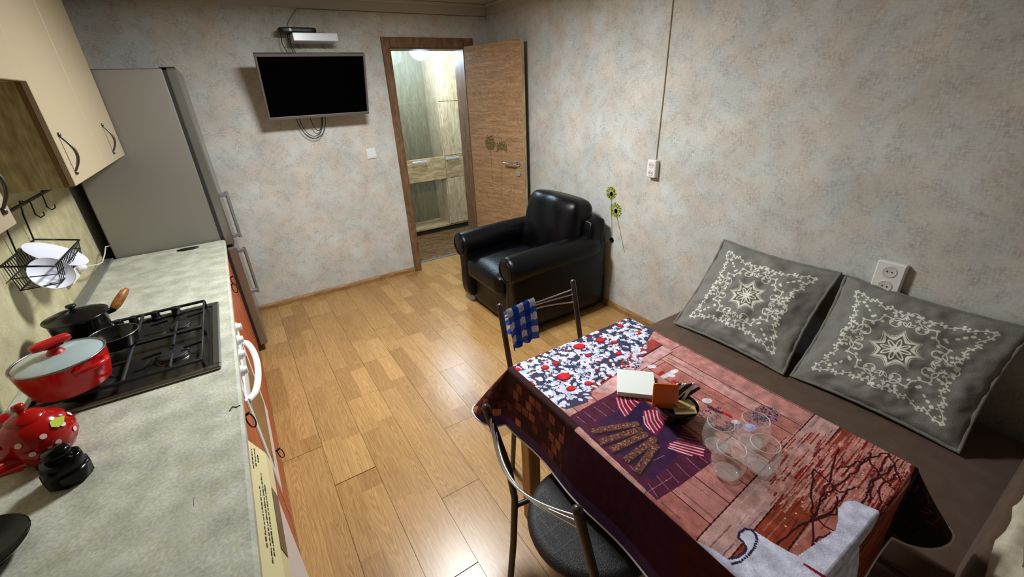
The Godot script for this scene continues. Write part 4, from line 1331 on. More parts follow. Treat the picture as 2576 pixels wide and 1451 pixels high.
func cushion(q: Array, label: String, s: int) -> void:
	if not M.has("cushion_print"):
		var m := mat("cushion_print", Color.WHITE, 0.9, 0.0, 0.2)
		m.albedo_texture = cushion_art()
		tmat("cushion_back", cloth_texture_grey(211, c8(120, 116, 108), 56.0), 0.12, 0.9, false, 0.2)
	var mid: Vector3 = (q[0] + q[1] + q[2] + q[3]) / 4.0
	var at := Vector3(mid.x, 0.39, mid.z)
	var t := thing("cushion", label, "cushion", at, 0.0, "embroidered cushions on the sofa")
	var eu: Vector3 = (q[1] - q[0]).normalized()
	var ev: Vector3 = (q[3] - q[0]).normalized()
	var nrm := ev.cross(eu).normalized()
	if nrm.x > 0:
		nrm = -nrm
	var n := FastNoiseLite.new()
	n.seed = s
	n.frequency = 2.6
	n.fractal_octaves = 3
	var at_edge := func(u: float, w: float) -> Vector3:
		# the sides draw in a little between the corners
		var uu := u * 2.0 - 1.0
		var ww := w * 2.0 - 1.0
		var pu := u - 0.03 * uu * (1.0 - ww * ww)
		var pw := w - 0.03 * ww * (1.0 - uu * uu)
		return q[0].lerp(q[1], pu).lerp(q[3].lerp(q[2], pu), pw) - at
	var puff := func(u: float, w: float) -> float:
		var uu := absf(u * 2.0 - 1.0)
		var ww := absf(w * 2.0 - 1.0)
		return pow(maxf(0.0, 1.0 - pow(uu, 2.6)), 0.7) * pow(maxf(0.0, 1.0 - pow(ww, 2.6)), 0.7)
	var front := MB.new().grid(func(u: float, w: float) -> Vector3:
		var k: float = puff.call(u, w)
		return at_edge.call(u, w) + nrm * (0.068 * k + 0.03 * n.get_noise_2d(u * 1.3, w * 1.3) * pow(k, 0.35) - 0.02 * pow(maxf(0.0, 1.0 - absf(u * 0.5 + w - 0.42 + 0.06 * sin(u * 9.0 + s)) / 0.05), 1.5) * smoothstep(0.45, 0.75, u)), 60, 60)
	for i in front.uv.size():
		front.uv[i] = Vector2(front.uv[i].x, 1.0 - front.uv[i].y)
	orient(front, nrm)
	obj("front_cover", front, M.cushion_print, t)
	var rear := MB.new().grid(func(u: float, w: float) -> Vector3: return at_edge.call(u, w) - nrm * 0.05 * puff.call(u, w), 20, 20)
	orient(rear, -nrm)
	obj("back_cover", rear, M.cushion_back, t)
	var rim := []
	for i in 96:
		var k := i / 24.0
		var f: float = k - floorf(k)
		var c: Vector2 = [Vector2(f, 0), Vector2(1, f), Vector2(1.0 - f, 1), Vector2(0, 1.0 - f)][int(k) % 4]
		rim.append(at_edge.call(c.x, c.y) + nrm * 0.003 * sin(i * 1.9))
	obj("piping", MB.new().tube(rim, 0.0075, 8, false, true), M.cushion_back, t, "corded edge")

func orient(b: MB, want: Vector3) -> void:
	var sum := Vector3.ZERO
	for i in range(0, b.ix.size(), 3):
		sum += (b.v[b.ix[i + 1]] - b.v[b.ix[i]]).cross(b.v[b.ix[i + 2]] - b.v[b.ix[i]])
	if sum.dot(want) < 0.0:
		for i in range(0, b.ix.size(), 3):
			var k := b.ix[i + 1]
			b.ix[i + 1] = b.ix[i + 2]
			b.ix[i + 2] = k

# ---------------------------------------------------------------- table
const TX0 := 0.643
const TX1 := 1.24
const TZ0 := -1.083
const TZ1 := -0.13
const DROP := 0.25

func table() -> void:
	var t := thing("dining_table", "narrow wooden dining table under a printed cloth", "table", Vector3((TX0 + TX1) * 0.5, 0, (TZ0 + TZ1) * 0.5))
	var hx := (TX1 - TX0) * 0.5 - 0.002
	var hz := (TZ1 - TZ0) * 0.5 - 0.002
	obj("tabletop", MB.new().span(Vector3(-hx, 0.722, -hz), Vector3(hx, 0.752, hz), 0.006), M.table_wood, t)
	obj("apron", MB.new().span(Vector3(-hx + 0.05, 0.64, -hz + 0.05), Vector3(hx - 0.05, 0.721, -hz + 0.07)).span(Vector3(-hx + 0.05, 0.64, hz - 0.07), Vector3(hx - 0.05, 0.721, hz - 0.05)).span(Vector3(-hx + 0.05, 0.64, -hz + 0.07), Vector3(-hx + 0.07, 0.721, hz - 0.07)).span(Vector3(hx - 0.07, 0.64, -hz + 0.07), Vector3(hx - 0.05, 0.721, hz - 0.07)), M.table_wood, t)
	for x in [-hx + 0.045, hx - 0.045]:
		for z in [-hz + 0.045, hz - 0.045]:
			obj("leg", MB.new().span(Vector3(x - 0.027, 0.0, z - 0.027), Vector3(x + 0.027, 0.639, z + 0.027), 0.003), M.table_wood, t)
	tablecloth()

func tablecloth() -> void:
	var m := mat("cloth_print", Color.WHITE, 0.75, 0.0, 0.25)
	var o := Vector2(TX0 - 0.27, TZ0 - 0.27)
	var size := Vector2(TX1 - TX0 + 0.54, TZ1 - TZ0 + 0.54)
	m.albedo_texture = cloth_print(o, size)
	var to_uv := func(p: Vector2) -> Vector2: return (p - o) / size
	var b := MB.new()
	var y := 0.7575
	# flat top
	var nx := 12
	var nz := 18
	var f := b.v.size()
	for j in nz + 1:
		for i in nx + 1:
			var p := Vector2(lerpf(TX0, TX1, float(i) / nx), lerpf(TZ0, TZ1, float(j) / nz))
			b.vert(Vector3(p.x, y, p.y), to_uv.call(p))
	for j in nz:
		for i in nx:
			var a := f + j * (nx + 1) + i
			b.quad(a, a + nx + 1, a + nx + 2, a + 1)
	# hanging sides: rings from the table edge outward, with flared corners
	var edge := []
	var add_side := func(a: Vector2, c: Vector2, n: Vector2, k: int) -> void:
		for i in k:
			edge.append([a.lerp(c, float(i) / k), n.angle(), 0.0, n])
	var add_corner := func(c: Vector2, a0: float) -> void:
		for i in 16:
			var t := i / 16.0
			edge.append([c, a0 + t * PI / 2, pow(sin(t * PI), 0.8), Vector2.from_angle(a0 + t * PI / 2)])
	var A := Vector2(TX0, TZ0)
	var B := Vector2(TX1, TZ0)
	var C := Vector2(TX1, TZ1)
	var D := Vector2(TX0, TZ1)
	add_corner.call(A, PI)
	add_side.call(A, B, Vector2(0, -1), 30)
	add_corner.call(B, -PI / 2)
	add_side.call(B, C, Vector2(1, 0), 46)
	add_corner.call(C, 0.0)
	add_side.call(C, D, Vector2(0, 1), 30)
	add_corner.call(D, PI / 2)
	add_side.call(D, A, Vector2(-1, 0), 46)
	var rows := [0.0, 0.004, 0.01, 0.016, 0.03, 0.06, 0.1, 0.14, 0.18, 0.22, DROP]
	var g := b.v.size()
	var ne := edge.size()
	var place := func(i: int, dist: float) -> Vector3:
		var e: Array = edge[i % ne]
		var flare: float = e[2]
		var rest := maxf(dist - 0.016, 0.0)
		var wave: float = 0.006 * sin(e[0].y * 17.0 + e[0].x * 11.0) * clampf(rest / 0.1, 0.0, 1.0)
		var round_a := minf(dist / 0.016, 1.0) * PI / 2
		var outw: float = 0.0102 * sin(round_a) + rest * (0.06 + 0.52 * flare) + wave
		var down: float = 0.0102 * (1.0 - cos(round_a)) + rest * sqrt(maxf(0.0, 1.0 - pow(0.06 + 0.52 * flare, 2.0)))
		var n: Vector2 = e[3]
		return Vector3(e[0].x + n.x * outw, y - down, e[0].y + n.y * outw)
	for r in rows.size():
		for i in ne:
			var e: Array = edge[i]
			var n: Vector2 = e[3]
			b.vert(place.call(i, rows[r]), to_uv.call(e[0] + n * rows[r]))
	for r in rows.size() - 1:
		for i in ne:
			var a := g + r * ne + i
			var c := g + r * ne + (i + 1) % ne
			b.quad(a, c, c + ne, a + ne)
	var tc := thing("tablecloth", "printed tablecloth of rustic planks, frosted fir and red baubles", "tablecloth", Vector3.ZERO)
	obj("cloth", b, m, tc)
	var hem := []
	for i in ne:
		hem.append(place.call(i, DROP + 0.002))
	obj("hem", MB.new().tube(hem, 0.0038, 6, false, true), M.hem_white, tc)

func cloth_print(o: Vector2, size: Vector2) -> ImageTexture:
	var k := 800.0
	var w := int(size.x * k)
	var h := int(size.y * k)
	art = Image.create(w, h, false, Image.FORMAT_RGB8)
	art_o = o
	art_k = k
	rng.seed = 404
	var v := func(x: float, z: float) -> Vector2: return Vector2(x, z)
	art.fill(c8(150, 84, 74))
	# planks along the table on the right
	var x := TX0 - 0.27
	while x < TX1 + 0.27:
		var wd := rng.randf_range(0.05, 0.085)
		var z := -1.4
		while z < 0.3:
			var l := rng.randf_range(0.35, 0.7)
			var c := c8(192, 122, 112).lerp(c8(228, 184, 178), rng.randf()).lerp(c8(160, 84, 74), rng.randf() * 0.6)
			fill([v.call(x, z), v.call(x + wd, z), v.call(x + wd, z + l), v.call(x, z + l)], c)
			for i in 14:
				var sx := x + rng.randf() * wd
				var sz := z + rng.randf() * l
				stroke([v.call(sx, sz), v.call(sx + rng.randf_range(-0.004, 0.004), sz + rng.randf_range(0.04, 0.2))], rng.randf_range(0.001, 0.004), c.darkened(rng.randf_range(0.08, 0.35)) if rng.randf() < 0.6 else c.lightened(0.2))
			if rng.randf() < 0.5:
				blob(v.call(x + wd * rng.randf(), z + l * rng.randf()), rng.randf_range(0.006, 0.014), rng.randf_range(0.012, 0.03), 0.0, c8(110, 40, 34))
			stroke([v.call(x, z), v.call(x + wd, z)], 0.0022, c8(70, 24, 22))
			z += l
		stroke([v.call(x, -1.4), v.call(x, 0.3)], 0.0024, c8(70, 24, 22))
		x += wd
	# planks across the near end
	var zz := -0.34
	var tones := [c8(196, 152, 146), c8(150, 62, 42), c8(176, 104, 92), c8(122, 40, 24), c8(150, 66, 44), c8(134, 48, 30), c8(120, 40, 26), c8(110, 36, 24), c8(96, 30, 22)]
	for i in tones.size():
		var c: Color = tones[i]
		var slant := 0.05
		fill([v.call(0.3, zz + slant), v.call(1.6, zz - slant), v.call(1.6, zz + 0.066 - slant), v.call(0.3, zz + 0.066 + slant)], c)
		for q in 40:
			var sx := rng.randf_range(0.35, 1.5)
			var sz := zz + rng.randf() * 0.06 - (sx - 0.95) / 0.65 * slant
			stroke([v.call(sx, sz), v.call(sx + rng.randf_range(0.04, 0.16), sz - 0.007)], rng.randf_range(0.001, 0.005), c.darkened(rng.randf_range(0.1, 0.4)) if rng.randf() < 0.6 else c.lightened(0.22))
		stroke([v.call(0.3, zz + slant), v.call(1.6, zz - slant)], 0.003, c8(60, 18, 14))
		zz += 0.066
	# paler worn wood toward the far corner of that end
	for q in 900:
		var p := T(rng.randf_range(1930, 2280), rng.randf_range(1110, 1290))
		var dl := rng.randf_range(0.015, 0.07)
		stroke([p, p + Vector2(dl, -dl * 0.08)], rng.randf_range(0.0012, 0.0042), c8(214, 160, 150).lerp(c8(186, 116, 104), rng.randf()) if rng.randf() < 0.78 else c8(128, 36, 32))
	# beam across the far end
	fill(TT([1480, 985, 1660, 868, 1690, 884, 1540, 990]), c8(206, 160, 156))
	fill(TT([1470, 975, 1640, 852, 1664, 866, 1482, 990]), c8(160, 66, 62))
	stroke(TT([1478, 985, 1570, 925, 1665, 868]), 0.006, c8(64, 20, 26))
	stroke(TT([1540, 992, 1600, 940, 1692, 885]), 0.003, c8(90, 40, 40))
	# frosted fir with baubles
	fill(TT([1278, 930, 1430, 868, 1590, 798, 1645, 832, 1622, 868, 1572, 895, 1550, 930, 1490, 965, 1478, 1012, 1425, 1030, 1372, 1012, 1320, 985]), c8(66, 62, 88))
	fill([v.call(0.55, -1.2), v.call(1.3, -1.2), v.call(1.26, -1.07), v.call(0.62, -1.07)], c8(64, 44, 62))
	for q in 760:
		var u := rng.randf()
		var f := rng.randf()
		var deep := clampf((1.12 - u) * 2.6, 0.25, 1.0)
		var e := Vector2(lerpf(1276, 1594, u), lerpf(924, 794, u)) + Vector2(104, 92) * deep * f + Vector2(rng.randf_range(-9, 9), rng.randf_range(-5, 5))
		var cc := T(e.x, e.y)
		if rng.randf() < 0.4:
			for j in 7:
				var dd := Vector2.from_angle(rng.randf() * TAU) * rng.randf_range(0.006, 0.014)
				stroke([cc, cc + dd], 0.0022, c8(48, 46, 84).lerp(c8(52, 74, 70), rng.randf()))
		else:
			for j in 4:
				blob(cc + Vector2(rng.randf_range(-0.008, 0.008), rng.randf_range(-0.008, 0.008)), rng.randf_range(0.004, 0.01), rng.randf_range(0.003, 0.007), rng.randf() * PI, c8(196, 198, 224).lerp(c8(240, 240, 250), rng.randf()), 8)
		if rng.randf() < 0.05:
			blob(cc, 0.007, 0.006, 0, c8(120, 22, 36), 8)
	for q in 46:
		var u := rng.randf()
		var e := Vector2(lerpf(1400, 1500, u), lerpf(1015, 985, u)) + Vector2(rng.randf_range(-50, 10), rng.randf_range(-25, 14))
		blob(T(e.x, e.y), rng.randf_range(0.006, 0.014), rng.randf_range(0.004, 0.009), rng.randf() * PI, c8(214, 214, 232), 7)
	for e in [[1418, 948, 0.026], [1457, 872, 0.024], [1510, 856, 0.02], [1371, 925, 0.016], [1398, 914, 0.015], [1436, 978, 0.016], [1480, 965, 0.014], [1556, 890, 0.013], [1560, 820, 0.013], [1480, 895, 0.012], [1605, 838, 0.014], [1545, 862, 0.013], [1300, 930, 0.014], [1337, 968, 0.012]]:
		blob(T(e[0], e[1]), e[2], e[2] * 0.85, 0.3, c8(120, 16, 30), 14)
		blob(T(e[0], e[1] - 2), e[2] * 0.82, e[2] * 0.68, 0.3, c8(206, 36, 46), 14)
	blob(T(1600, 838), 0.008, 0.007, 0, c8(224, 206, 220), 10)
	# plum runner with thin lines
	fill(TT([1432, 1048, 1500, 1010, 1548, 985, 1625, 1010, 1700, 1060, 1782, 1128, 1792, 1162, 1720, 1215, 1652, 1258, 1560, 1170, 1480, 1095]), c8(84, 32, 56))
	fill(TT([1500, 1062, 1590, 1020, 1700, 1075, 1720, 1130, 1640, 1210, 1560, 1140]), c8(62, 30, 66))
	fill(TT([1560, 1035, 1620, 1010, 1650, 1035, 1600, 1075]), c8(40, 24, 60))
	for e in [[1448, 1045, 1475, 1066], [1468, 1035, 1500, 1060], [1492, 1022, 1528, 1048], [1514, 1012, 1546, 1036], [1612, 1248, 1690, 1200], [1630, 1215, 1655, 1252], [1650, 1195, 1682, 1232], [1676, 1180, 1708, 1215], [1700, 1165, 1735, 1200], [1725, 1150, 1760, 1182], [1748, 1140, 1780, 1165], [1640, 1160, 1672, 1145], [1575, 1160, 1600, 1190]]:
		stroke(TT(e), 0.0016, c8(176, 120, 150))
	# spiced sticks
	for e in [[1490, 1084, 1600, 1066], [1508, 1112, 1608, 1080], [1535, 1132, 1622, 1092], [1572, 1158, 1645, 1104], [1600, 1188, 1648, 1122]]:
		stroke(TT([e[0] + 2, e[1] + 5, e[2] + 2, e[3] + 5]), 0.026, c8(46, 22, 36))
		stroke(TT(e), 0.021, c8(112, 68, 58))
		for q in 60:
			var f := rng.randf()
			var p := T(lerpf(e[0], e[2], f), lerpf(e[1], e[3], f)) + Vector2(rng.randf_range(-0.009, 0.009), rng.randf_range(-0.009, 0.009))
			blob(p, 0.0028, 0.002, rng.randf() * 3.0, c8(176, 124, 96) if rng.randf() < 0.5 else c8(64, 34, 34), 6)
	# striped candy shapes
	for e in [[[1547, 996, 1560, 994, 1622, 1000, 1592, 1030, 1574, 1050, 1556, 1030], [1552, 990], [1600, 1052]], [[1616, 1034, 1640, 1028, 1662, 1034, 1672, 1068, 1650, 1096, 1628, 1078], [1610, 1040], [1672, 1090]], [[1676, 1122, 1690, 1110, 1730, 1112, 1772, 1132, 1766, 1150, 1700, 1138], [1680, 1108], [1770, 1152]]]:
		fill(TT(e[0]), c8(132, 26, 50))
	for e in [[1560, 997, 1580, 1042], [1570, 996, 1588, 1032], [1582, 996, 1598, 1022], [1594, 998, 1606, 1014], [1551, 1000, 1572, 1046], [1606, 999, 1614, 1006]]:
		stroke(TT([e[0], e[1], (e[0] + e[2]) / 2.0 - 3.0, (e[1] + e[3]) / 2.0 + 2.0, e[2], e[3]]), 0.0045, c8(226, 168, 184))
	for e in [[1622, 1034, 1645, 1088], [1631, 1032, 1653, 1082], [1641, 1031, 1660, 1076], [1651, 1032, 1667, 1068], [1618, 1046, 1634, 1080]]:
		stroke(TT([e[0], e[1], (e[0] + e[2]) / 2.0 - 4.0, (e[1] + e[3]) / 2.0 + 3.0, e[2], e[3]]), 0.0045, c8(226, 168, 184))
	for e in [[1684, 1122, 1768, 1146], [1684, 1116, 1768, 1138], [1694, 1112, 1770, 1131], [1680, 1126, 1740, 1146]]:
		stroke(TT(e), 0.0045, c8(236, 184, 198))
	for i in 9:
		stroke(TT([1700 + i * 4, 1108 - i * 6, 1780 + i * 3, 1128 - i * 7]), 0.0022, c8(150, 110, 96))
	# scattered marshmallows, cones and blossoms
	for e in [[1640, 922, 0.016, 0.01], [1690, 945, 0.012, 0.008], [1745, 1012, 0.014, 0.01], [1785, 1070, 0.016, 0.011], [1850, 1062, 0.013, 0.01], [1778, 1008, 0.016, 0.012]]:
		blob(T(e[0], e[1]), e[2], e[3], 0.4, c8(222, 214, 228), 12)
	stroke(TT([1665, 950, 1700, 932]), 0.017, c8(224, 220, 222))
	stroke(TT([1655, 944, 1668, 936]), 0.012, c8(190, 30, 44))
	stroke(TT([1690, 958, 1705, 965]), 0.014, c8(190, 30, 44))
	stroke(TT([1812, 1036, 1836, 1048]), 0.014, c8(196, 24, 36))
	stroke(TT([1780, 1022, 1812, 1038]), 0.012, c8(110, 30, 46))
	for e in [[1925, 1043, 34, 22, 170], [1900, 1060, 22, 16, 70], [1835, 1075, 30, 14, 70], [1790, 1040, 30, 16, 60]]:
		for q in e[4]:
			var a := rng.randf() * TAU
			var rr := sqrt(rng.randf())
			var p := T(e[0] + cos(a) * rr * e[2], e[1] + sin(a) * rr * e[3])
			stroke([p, p + Vector2.from_angle(rng.randf() * TAU) * 0.008], 0.002, c8(34, 36, 62) if rng.randf() < 0.7 else c8(120, 112, 150))
	blob(T(1885, 1075), 0.02, 0.016, 0.2, c8(176, 164, 208), 14)
	blob(T(1882, 1072), 0.01, 0.008, 0.2, c8(206, 200, 232), 10)
	# bare branches with small lights
	for e in [[2040, 1400, 2046, 1310, 2036, 1250, 2046, 1180], [2046, 1310, 2070, 1240, 2096, 1180, 2110, 1130], [2060, 1260, 2110, 1215, 2160, 1180, 2190, 1140], [2100, 1180, 2170, 1160, 2230, 1140, 2250, 1170], [2170, 1270, 2190, 1220, 2220, 1170, 2235, 1140], [2185, 1265, 2200, 1210, 2250, 1170, 2262, 1210], [1950, 1370, 2020, 1320, 2090, 1285, 2130, 1240], [2020, 1320, 2100, 1290, 2105, 1250], [2046, 1180, 2080, 1210, 2110, 1240, 2150, 1225], [2210, 1290, 2216, 1220, 2260, 1190], [2036, 1400, 2060, 1350, 2110, 1340], [2040, 1300, 2090, 1330, 2140, 1350], [2180, 1150, 2215, 1200, 2250, 1230]]:
		var pts := []
		var tt := TT(e)
		for i in tt.size() - 1:
			for j in 5:
				pts.append(tt[i].lerp(tt[i + 1], j / 5.0) + Vector2(rng.randf_range(-1, 1), rng.randf_range(-1, 1)) * 0.004)
		pts.append(tt[-1])
		stroke(pts, 0.0042, c8(62, 20, 24))
	for q in 44:
		var p := T(rng.randf_range(1970, 2230), rng.randf_range(1180, 1430))
		blob(p, 0.0022, 0.0022, 0, c8(246, 214, 190), 7)
	# white garment with a beaded scroll at the near corner
	var white := c8(216, 215, 236)
	fill(TT([1735, 1349, 1800, 1385, 1831, 1408, 1862, 1399, 1876, 1380, 1862, 1359, 1855, 1344, 1866, 1330, 1880, 1327, 1900, 1337, 1942, 1364, 1987, 1389, 2028, 1409, 2073, 1382, 2097, 1351, 2107, 1309, 2107, 1281, 2125, 1262, 2149, 1259, 2211, 1285, 2208, 1309, 2183, 1375, 2152, 1444, 2100, 1540, 1900, 1620, 1740, 1500]), white)
	fill([v.call(0.6, -0.2), v.call(0.9, -0.16), v.call(1.0, 0.15), v.call(0.55, 0.15)], white)
	var beads := TT([1842, 1418, 1862, 1413, 1883, 1395, 1897, 1378, 1904, 1357, 1900, 1344, 1890, 1333, 1874, 1330, 1859, 1340, 1857, 1352, 1869, 1364, 1877, 1378, 1871, 1390, 1855, 1401, 1835, 1406])
	for i in beads.size() - 1:
		for j in 4:
			blob(beads[i].lerp(beads[i + 1], j / 4.0), 0.0026, 0.0034, rng.randf() * 3.0, c8(48, 40, 70), 7)
	for i in 22:
		stroke(TT([2020 + i * 2.2, 1418 + i * 1.5, 2032 + i * 2.6, 1424 + i * 1.6]), 0.004, c8(150, 20, 44))
	fill(TT([2186, 1300, 2214, 1288, 2206, 1340, 2150, 1452, 2120, 1452]), c8(196, 192, 204))
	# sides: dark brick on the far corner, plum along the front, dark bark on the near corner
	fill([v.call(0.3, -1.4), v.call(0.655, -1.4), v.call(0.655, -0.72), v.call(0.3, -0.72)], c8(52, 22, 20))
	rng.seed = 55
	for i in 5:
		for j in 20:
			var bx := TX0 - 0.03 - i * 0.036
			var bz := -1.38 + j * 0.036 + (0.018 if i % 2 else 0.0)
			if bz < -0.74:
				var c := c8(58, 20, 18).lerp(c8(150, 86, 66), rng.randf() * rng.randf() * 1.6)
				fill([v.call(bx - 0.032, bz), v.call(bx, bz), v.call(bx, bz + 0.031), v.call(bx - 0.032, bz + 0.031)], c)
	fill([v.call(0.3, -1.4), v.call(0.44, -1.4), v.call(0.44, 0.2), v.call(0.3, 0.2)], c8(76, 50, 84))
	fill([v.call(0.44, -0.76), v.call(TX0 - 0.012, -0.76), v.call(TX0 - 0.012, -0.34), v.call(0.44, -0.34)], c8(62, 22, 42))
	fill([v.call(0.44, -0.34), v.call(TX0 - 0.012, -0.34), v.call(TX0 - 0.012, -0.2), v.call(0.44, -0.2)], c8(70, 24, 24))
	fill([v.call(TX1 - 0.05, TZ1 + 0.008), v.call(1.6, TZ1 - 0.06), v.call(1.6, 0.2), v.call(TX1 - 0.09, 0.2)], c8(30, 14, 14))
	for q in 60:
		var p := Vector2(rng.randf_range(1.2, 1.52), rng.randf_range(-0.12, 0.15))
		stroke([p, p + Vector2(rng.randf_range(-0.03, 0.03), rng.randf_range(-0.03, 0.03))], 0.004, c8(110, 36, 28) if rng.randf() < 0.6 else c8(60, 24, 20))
	# weave and print mottling over everything
	var d := art.get_data()
	var nz := noise(512, 512, 301, 0.03, 4)
	var fz := noise(512, 512, 302, 0.3, 2)
	for yy in h:
		for xx in w:
			var q := (yy % 512) * 512 + xx % 512
			var s := 1.0 + (nz[q] - 128.0) * 0.0013 + (fz[q] - 128.0) * 0.0011
			var i := (yy * w + xx) * 3
			d[i] = clampi(int(d[i] * s), 0, 255)
			d[i + 1] = clampi(int(d[i + 1] * s), 0, 255)
			d[i + 2] = clampi(int(d[i + 2] * s), 0, 255)
	return tex(w, h, d)

# ---------------------------------------------------------------- chairs
func make_chair(label: String, at: Vector3, turn: float) -> Node3D:
	var c := thing("metal_chair", label, "chair", at, turn, "tubular metal chairs at the table")
	# own axes: back toward -x, seat toward +x; origin on the floor under the back posts' feet
	for z in [-0.19, 0.19]:
		obj("back_post", MB.new().tube([Vector3(0.03, 0.0, z), Vector3(0.06, 0.25, z), Vector3(0.075, 0.46, z), Vector3(0.06, 0.6, z), Vector3(0.0, 0.868, z)], 0.0115, 12).ball(Vector3(0.0, 0.868, z), Vector3(0.0125, 0.011, 0.0125), 14, 8), M.chair_tube, c)
		obj("leg", MB.new().tube([Vector3(0.42, 0.0, z * 0.95), Vector3(0.38, 0.25, z * 0.85), Vector3(0.35, 0.43, z * 0.7)], 0.0115, 12), M.chair_tube, c)
		obj("side_rail", MB.new().tube([Vector3(0.073, 0.425, z), Vector3(0.2, 0.425, z * 0.9), Vector3(0.35, 0.425, z * 0.7)], 0.009, 10), M.chair_tube, c)
	for h in [[0.838, 0.0], [0.815, 0.004], [0.778, 0.012]]:
		var p := []
		for i in 21:
			var q := i / 20.0
			var s := sin(PI * q)
			p.append(Vector3(0.004 + (0.868 - h[0]) * 0.22 - 0.055 * s, lerpf(h[0], 0.79 + (h[0] - 0.81) * 0.35, s), lerpf(-0.19, 0.19, q)))
		obj("back_rod", MB.new().tube(p, 0.0032, 8), M.chair_rod, c)
	obj("seat", MB.new().lathe([Vector2(0.001, 0.432), Vector2(0.185, 0.432), Vector2(0.196, 0.44), Vector2(0.2, 0.455), Vector2(0.195, 0.47), Vector2(0.17, 0.479), Vector2(0.09, 0.483), Vector2(0.001, 0.484)], 40, Vector3(0.235, 0, 0)), M.vinyl, c)
	return c

func chairs() -> void:
	make_chair("metal tube chair with a round black seat, under the long table side", Vector3(0.412, 0, -0.642), 0.0)
	make_chair("metal tube chair with a checked towel on its back, at the table end", Vector3(0.946, 0, -1.325), -PI / 2)
	# towel over the rods
	var img := Image.create(256, 384, false, Image.FORMAT_RGB8)
	var blue := c8(34, 74, 176)
	var pale := c8(228, 228, 226)
	rng.seed = 31
	for y in 384:
		for x in 256:
			var a := (x / 32) % 2 == 0
			var b := (y / 32) % 2 == 0
			var c := blue
			if a and b:
				c = pale
			elif a or b:
				c = c8(70, 112, 206) if (x + y) % 6 < 3 else c8(38, 72, 160)
				if a and (y % 9 < 2):
					c = c8(130, 150, 205)
			c = c.darkened(rng.randf() * 0.22)
			img.set_pixel(x, y, c)
	var m := mat("towel_check", Color.WHITE, 0.95, 0.0, 0.1)
	m.backlight_enabled = true
	m.backlight = Color(0.85, 0.85, 0.85)
	m.albedo_texture = ImageTexture.create_from_image(img)
	var t := thing("kitchen_towel", "blue and white checked kitchen towel hung over the chair back", "towel", Vector3(0.86, 0.68, -1.33))
	var n := FastNoiseLite.new()
	n.seed = 12
	n.frequency = 9.0
	for side in [0, 1]:
		var g := MB.new()
		g.grid(func(u: float, w: float) -> Vector3:
			var x := lerpf(-0.078, 0.09 - 0.006 * w, u) + 0.012 * w
			var top := 0.163
			var arch: float = sin(PI * (u * 0.42 + 0.04))
			var z := -0.048 * arch - 0.0 + (0.012 + 0.012 * w if side == 0 else -0.012 - 0.02 * w) + 0.008 * sin(u * 19.0 + w * 2.0) * w
			var y := top - (0.19 if side == 0 else 0.15) * w + 0.01 * n.get_noise_2d(u, w) - 0.012 * arch
			if w < 0.08:
				z = lerpf(-0.048 * arch, z, w / 0.08)
			return Vector3(x, y, z + 0.012), 16, 18)
		for i in g.uv.size():
			g.uv[i] = Vector2(g.uv[i].x * 0.62, g.uv[i].y * 0.5 if side == 0 else 1.0 - g.uv[i].y * 0.42)
		orient(g, Vector3(0, 0, 1.0 if side == 0 else -1.0))
		obj("front_fold" if side == 0 else "back_fold", g, m, t)

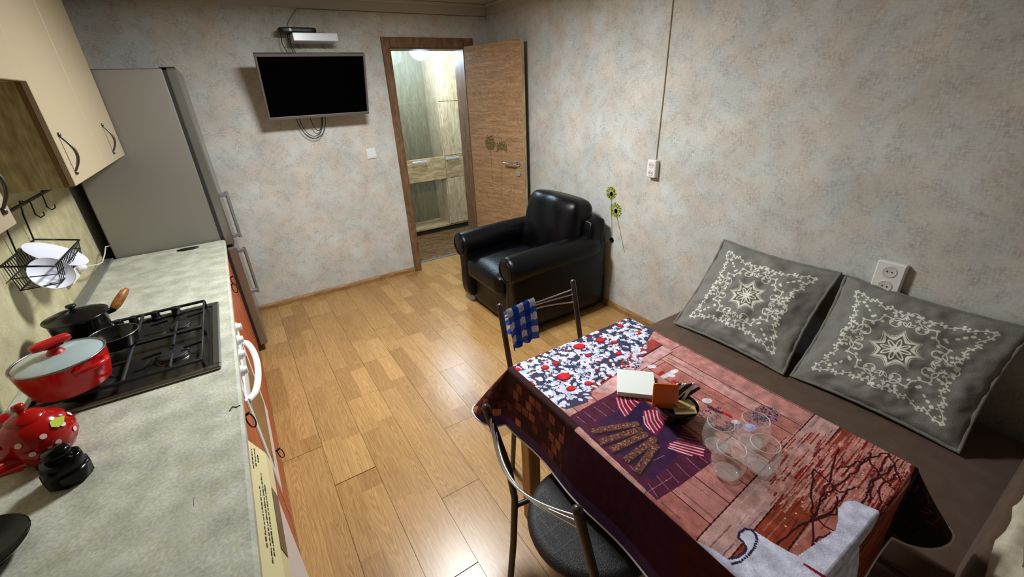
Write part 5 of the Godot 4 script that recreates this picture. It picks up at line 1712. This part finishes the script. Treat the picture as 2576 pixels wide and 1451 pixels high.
func table_things() -> void:
	var y := 0.7585
	# napkin stack
	var nk := thing("napkin_stack", "stack of white paper napkins on the tablecloth", "napkins", Vector3(0.923, y, -0.754), -0.79)
	for i in 4:
		obj("napkin", MB.new().span(Vector3(-0.0585 - 0.0008 * (i % 2), 0.0042 * i, -0.061), Vector3(0.0585, 0.0042 * i + 0.004, 0.061 + 0.0008 * (i % 2)), 0.0006), M.paper_white, nk)
	# glass bowl with sachets
	var bp := Vector3(0.905, y, -0.585)
	var b := thing("glass_bowl", "dark glass bowl holding sugar sticks and packets", "bowl", bp)
	obj("bowl", MB.new().lathe([Vector2(0.001, 0.0), Vector2(0.036, 0.0), Vector2(0.04, 0.004), Vector2(0.052, 0.025), Vector2(0.06, 0.048), Vector2(0.058, 0.049), Vector2(0.049, 0.026), Vector2(0.036, 0.006), Vector2(0.001, 0.005)], 32), M.smoke_glass, b)
	tag(obj("amber_packet", MB.new().rbox(Vector3.ZERO, Vector3(0.036, 0.037, 0.007), 0.006, 8).move(Transform3D(Basis(Vector3.UP, -0.75) * Basis(Vector3.RIGHT, -0.32), bp + Vector3(-0.02, 0.07, -0.028))), M.amber_packet), "amber orange packet standing in the glass bowl", "packet")
	rng.seed = 66
	for i in 10:
		var w := rng.randf_range(-0.5, 0.5)
		var pos := bp + Vector3(0.012 + 0.0042 * i, 0.064 + 0.002 * (i % 3), -0.036 + 0.0042 * i)
		var st := obj("sugar_stick", MB.new().rbox(Vector3.ZERO, Vector3(0.0052, 0.037, 0.0032), 0.0028, 4).move(Transform3D(Basis(Vector3.UP, -0.7 + w * 0.4) * Basis(Vector3.BACK, -0.6 + 0.3 * w), pos)), M.black_plastic if i % 2 else M.paper_white)
		tag(st, "black paper sugar stick in the glass bowl" if i % 2 else "white paper sugar stick in the glass bowl", "sugar stick", "sugar sticks in the bowl")
	for i in 2:
		tag(obj("paper_packet", MB.new().rbox(Vector3.ZERO, Vector3(0.03, 0.003, 0.017), 0.0028, 6).move(Transform3D(Basis(Vector3.UP, -0.7 + 0.4 * i) * Basis(Vector3.BACK, 0.12 - 0.3 * i), bp + Vector3(0.002 + 0.016 * i, 0.044 + 0.005 * i, 0.026 - 0.014 * i))), M.kraft), ["pale kraft packet lying flat on the bowl contents", "pale kraft packet tucked behind the sugar sticks"][i], "packet")
	# four round tumblers
	var prof := [Vector2(0.001, 0.0), Vector2(0.022, 0.0), Vector2(0.028, 0.002), Vector2(0.036, 0.014), Vector2(0.0405, 0.032), Vector2(0.04, 0.052), Vector2(0.0355, 0.074), Vector2(0.0335, 0.083), Vector2(0.0325, 0.0838), Vector2(0.0317, 0.083), Vector2(0.034, 0.073), Vector2(0.0384, 0.052), Vector2(0.0388, 0.033), Vector2(0.034, 0.017), Vector2(0.024, 0.0085), Vector2(0.001, 0.007)]
	var body := MB.new().lathe(prof.slice(1, 9), 40).mesh()
	var base := MB.new().lathe([Vector2(0.001, 0.0), Vector2(0.022, 0.0), Vector2(0.027, 0.002), Vector2(0.03, 0.0065), Vector2(0.024, 0.0085), Vector2(0.001, 0.007)], 40).mesh()
	var ring := []
	for i in 40:
		ring.append(Vector3(cos(TAU * i / 40) * 0.0328, 0.0835, sin(TAU * i / 40) * 0.0328))
	var rim := MB.new().tube(ring, 0.0011, 8, false, true).mesh()
	var spots := [Vector2(0.843, -0.383), Vector2(0.923, -0.345), Vector2(0.9, -0.449), Vector2(0.985, -0.405)]
	var which := ["nearest the chair with the empty back", "nearest the white print on the cloth", "nearest the bowl of sugar sticks", "nearest the sofa"]
	for k in 4:
		var p: Vector2 = spots[k]
		var g := thing("tumbler", "round clear tumbler of the four, " + which[k], "glass", Vector3(p.x, y + 0.0005, p.y), 0.0, "tumblers on the table")
		put("body", body, M.clear_glass, g)
		put("base", base, M.base_glass, g, "thick glass base")
		put("rim", rim, M.rim_glass, g)
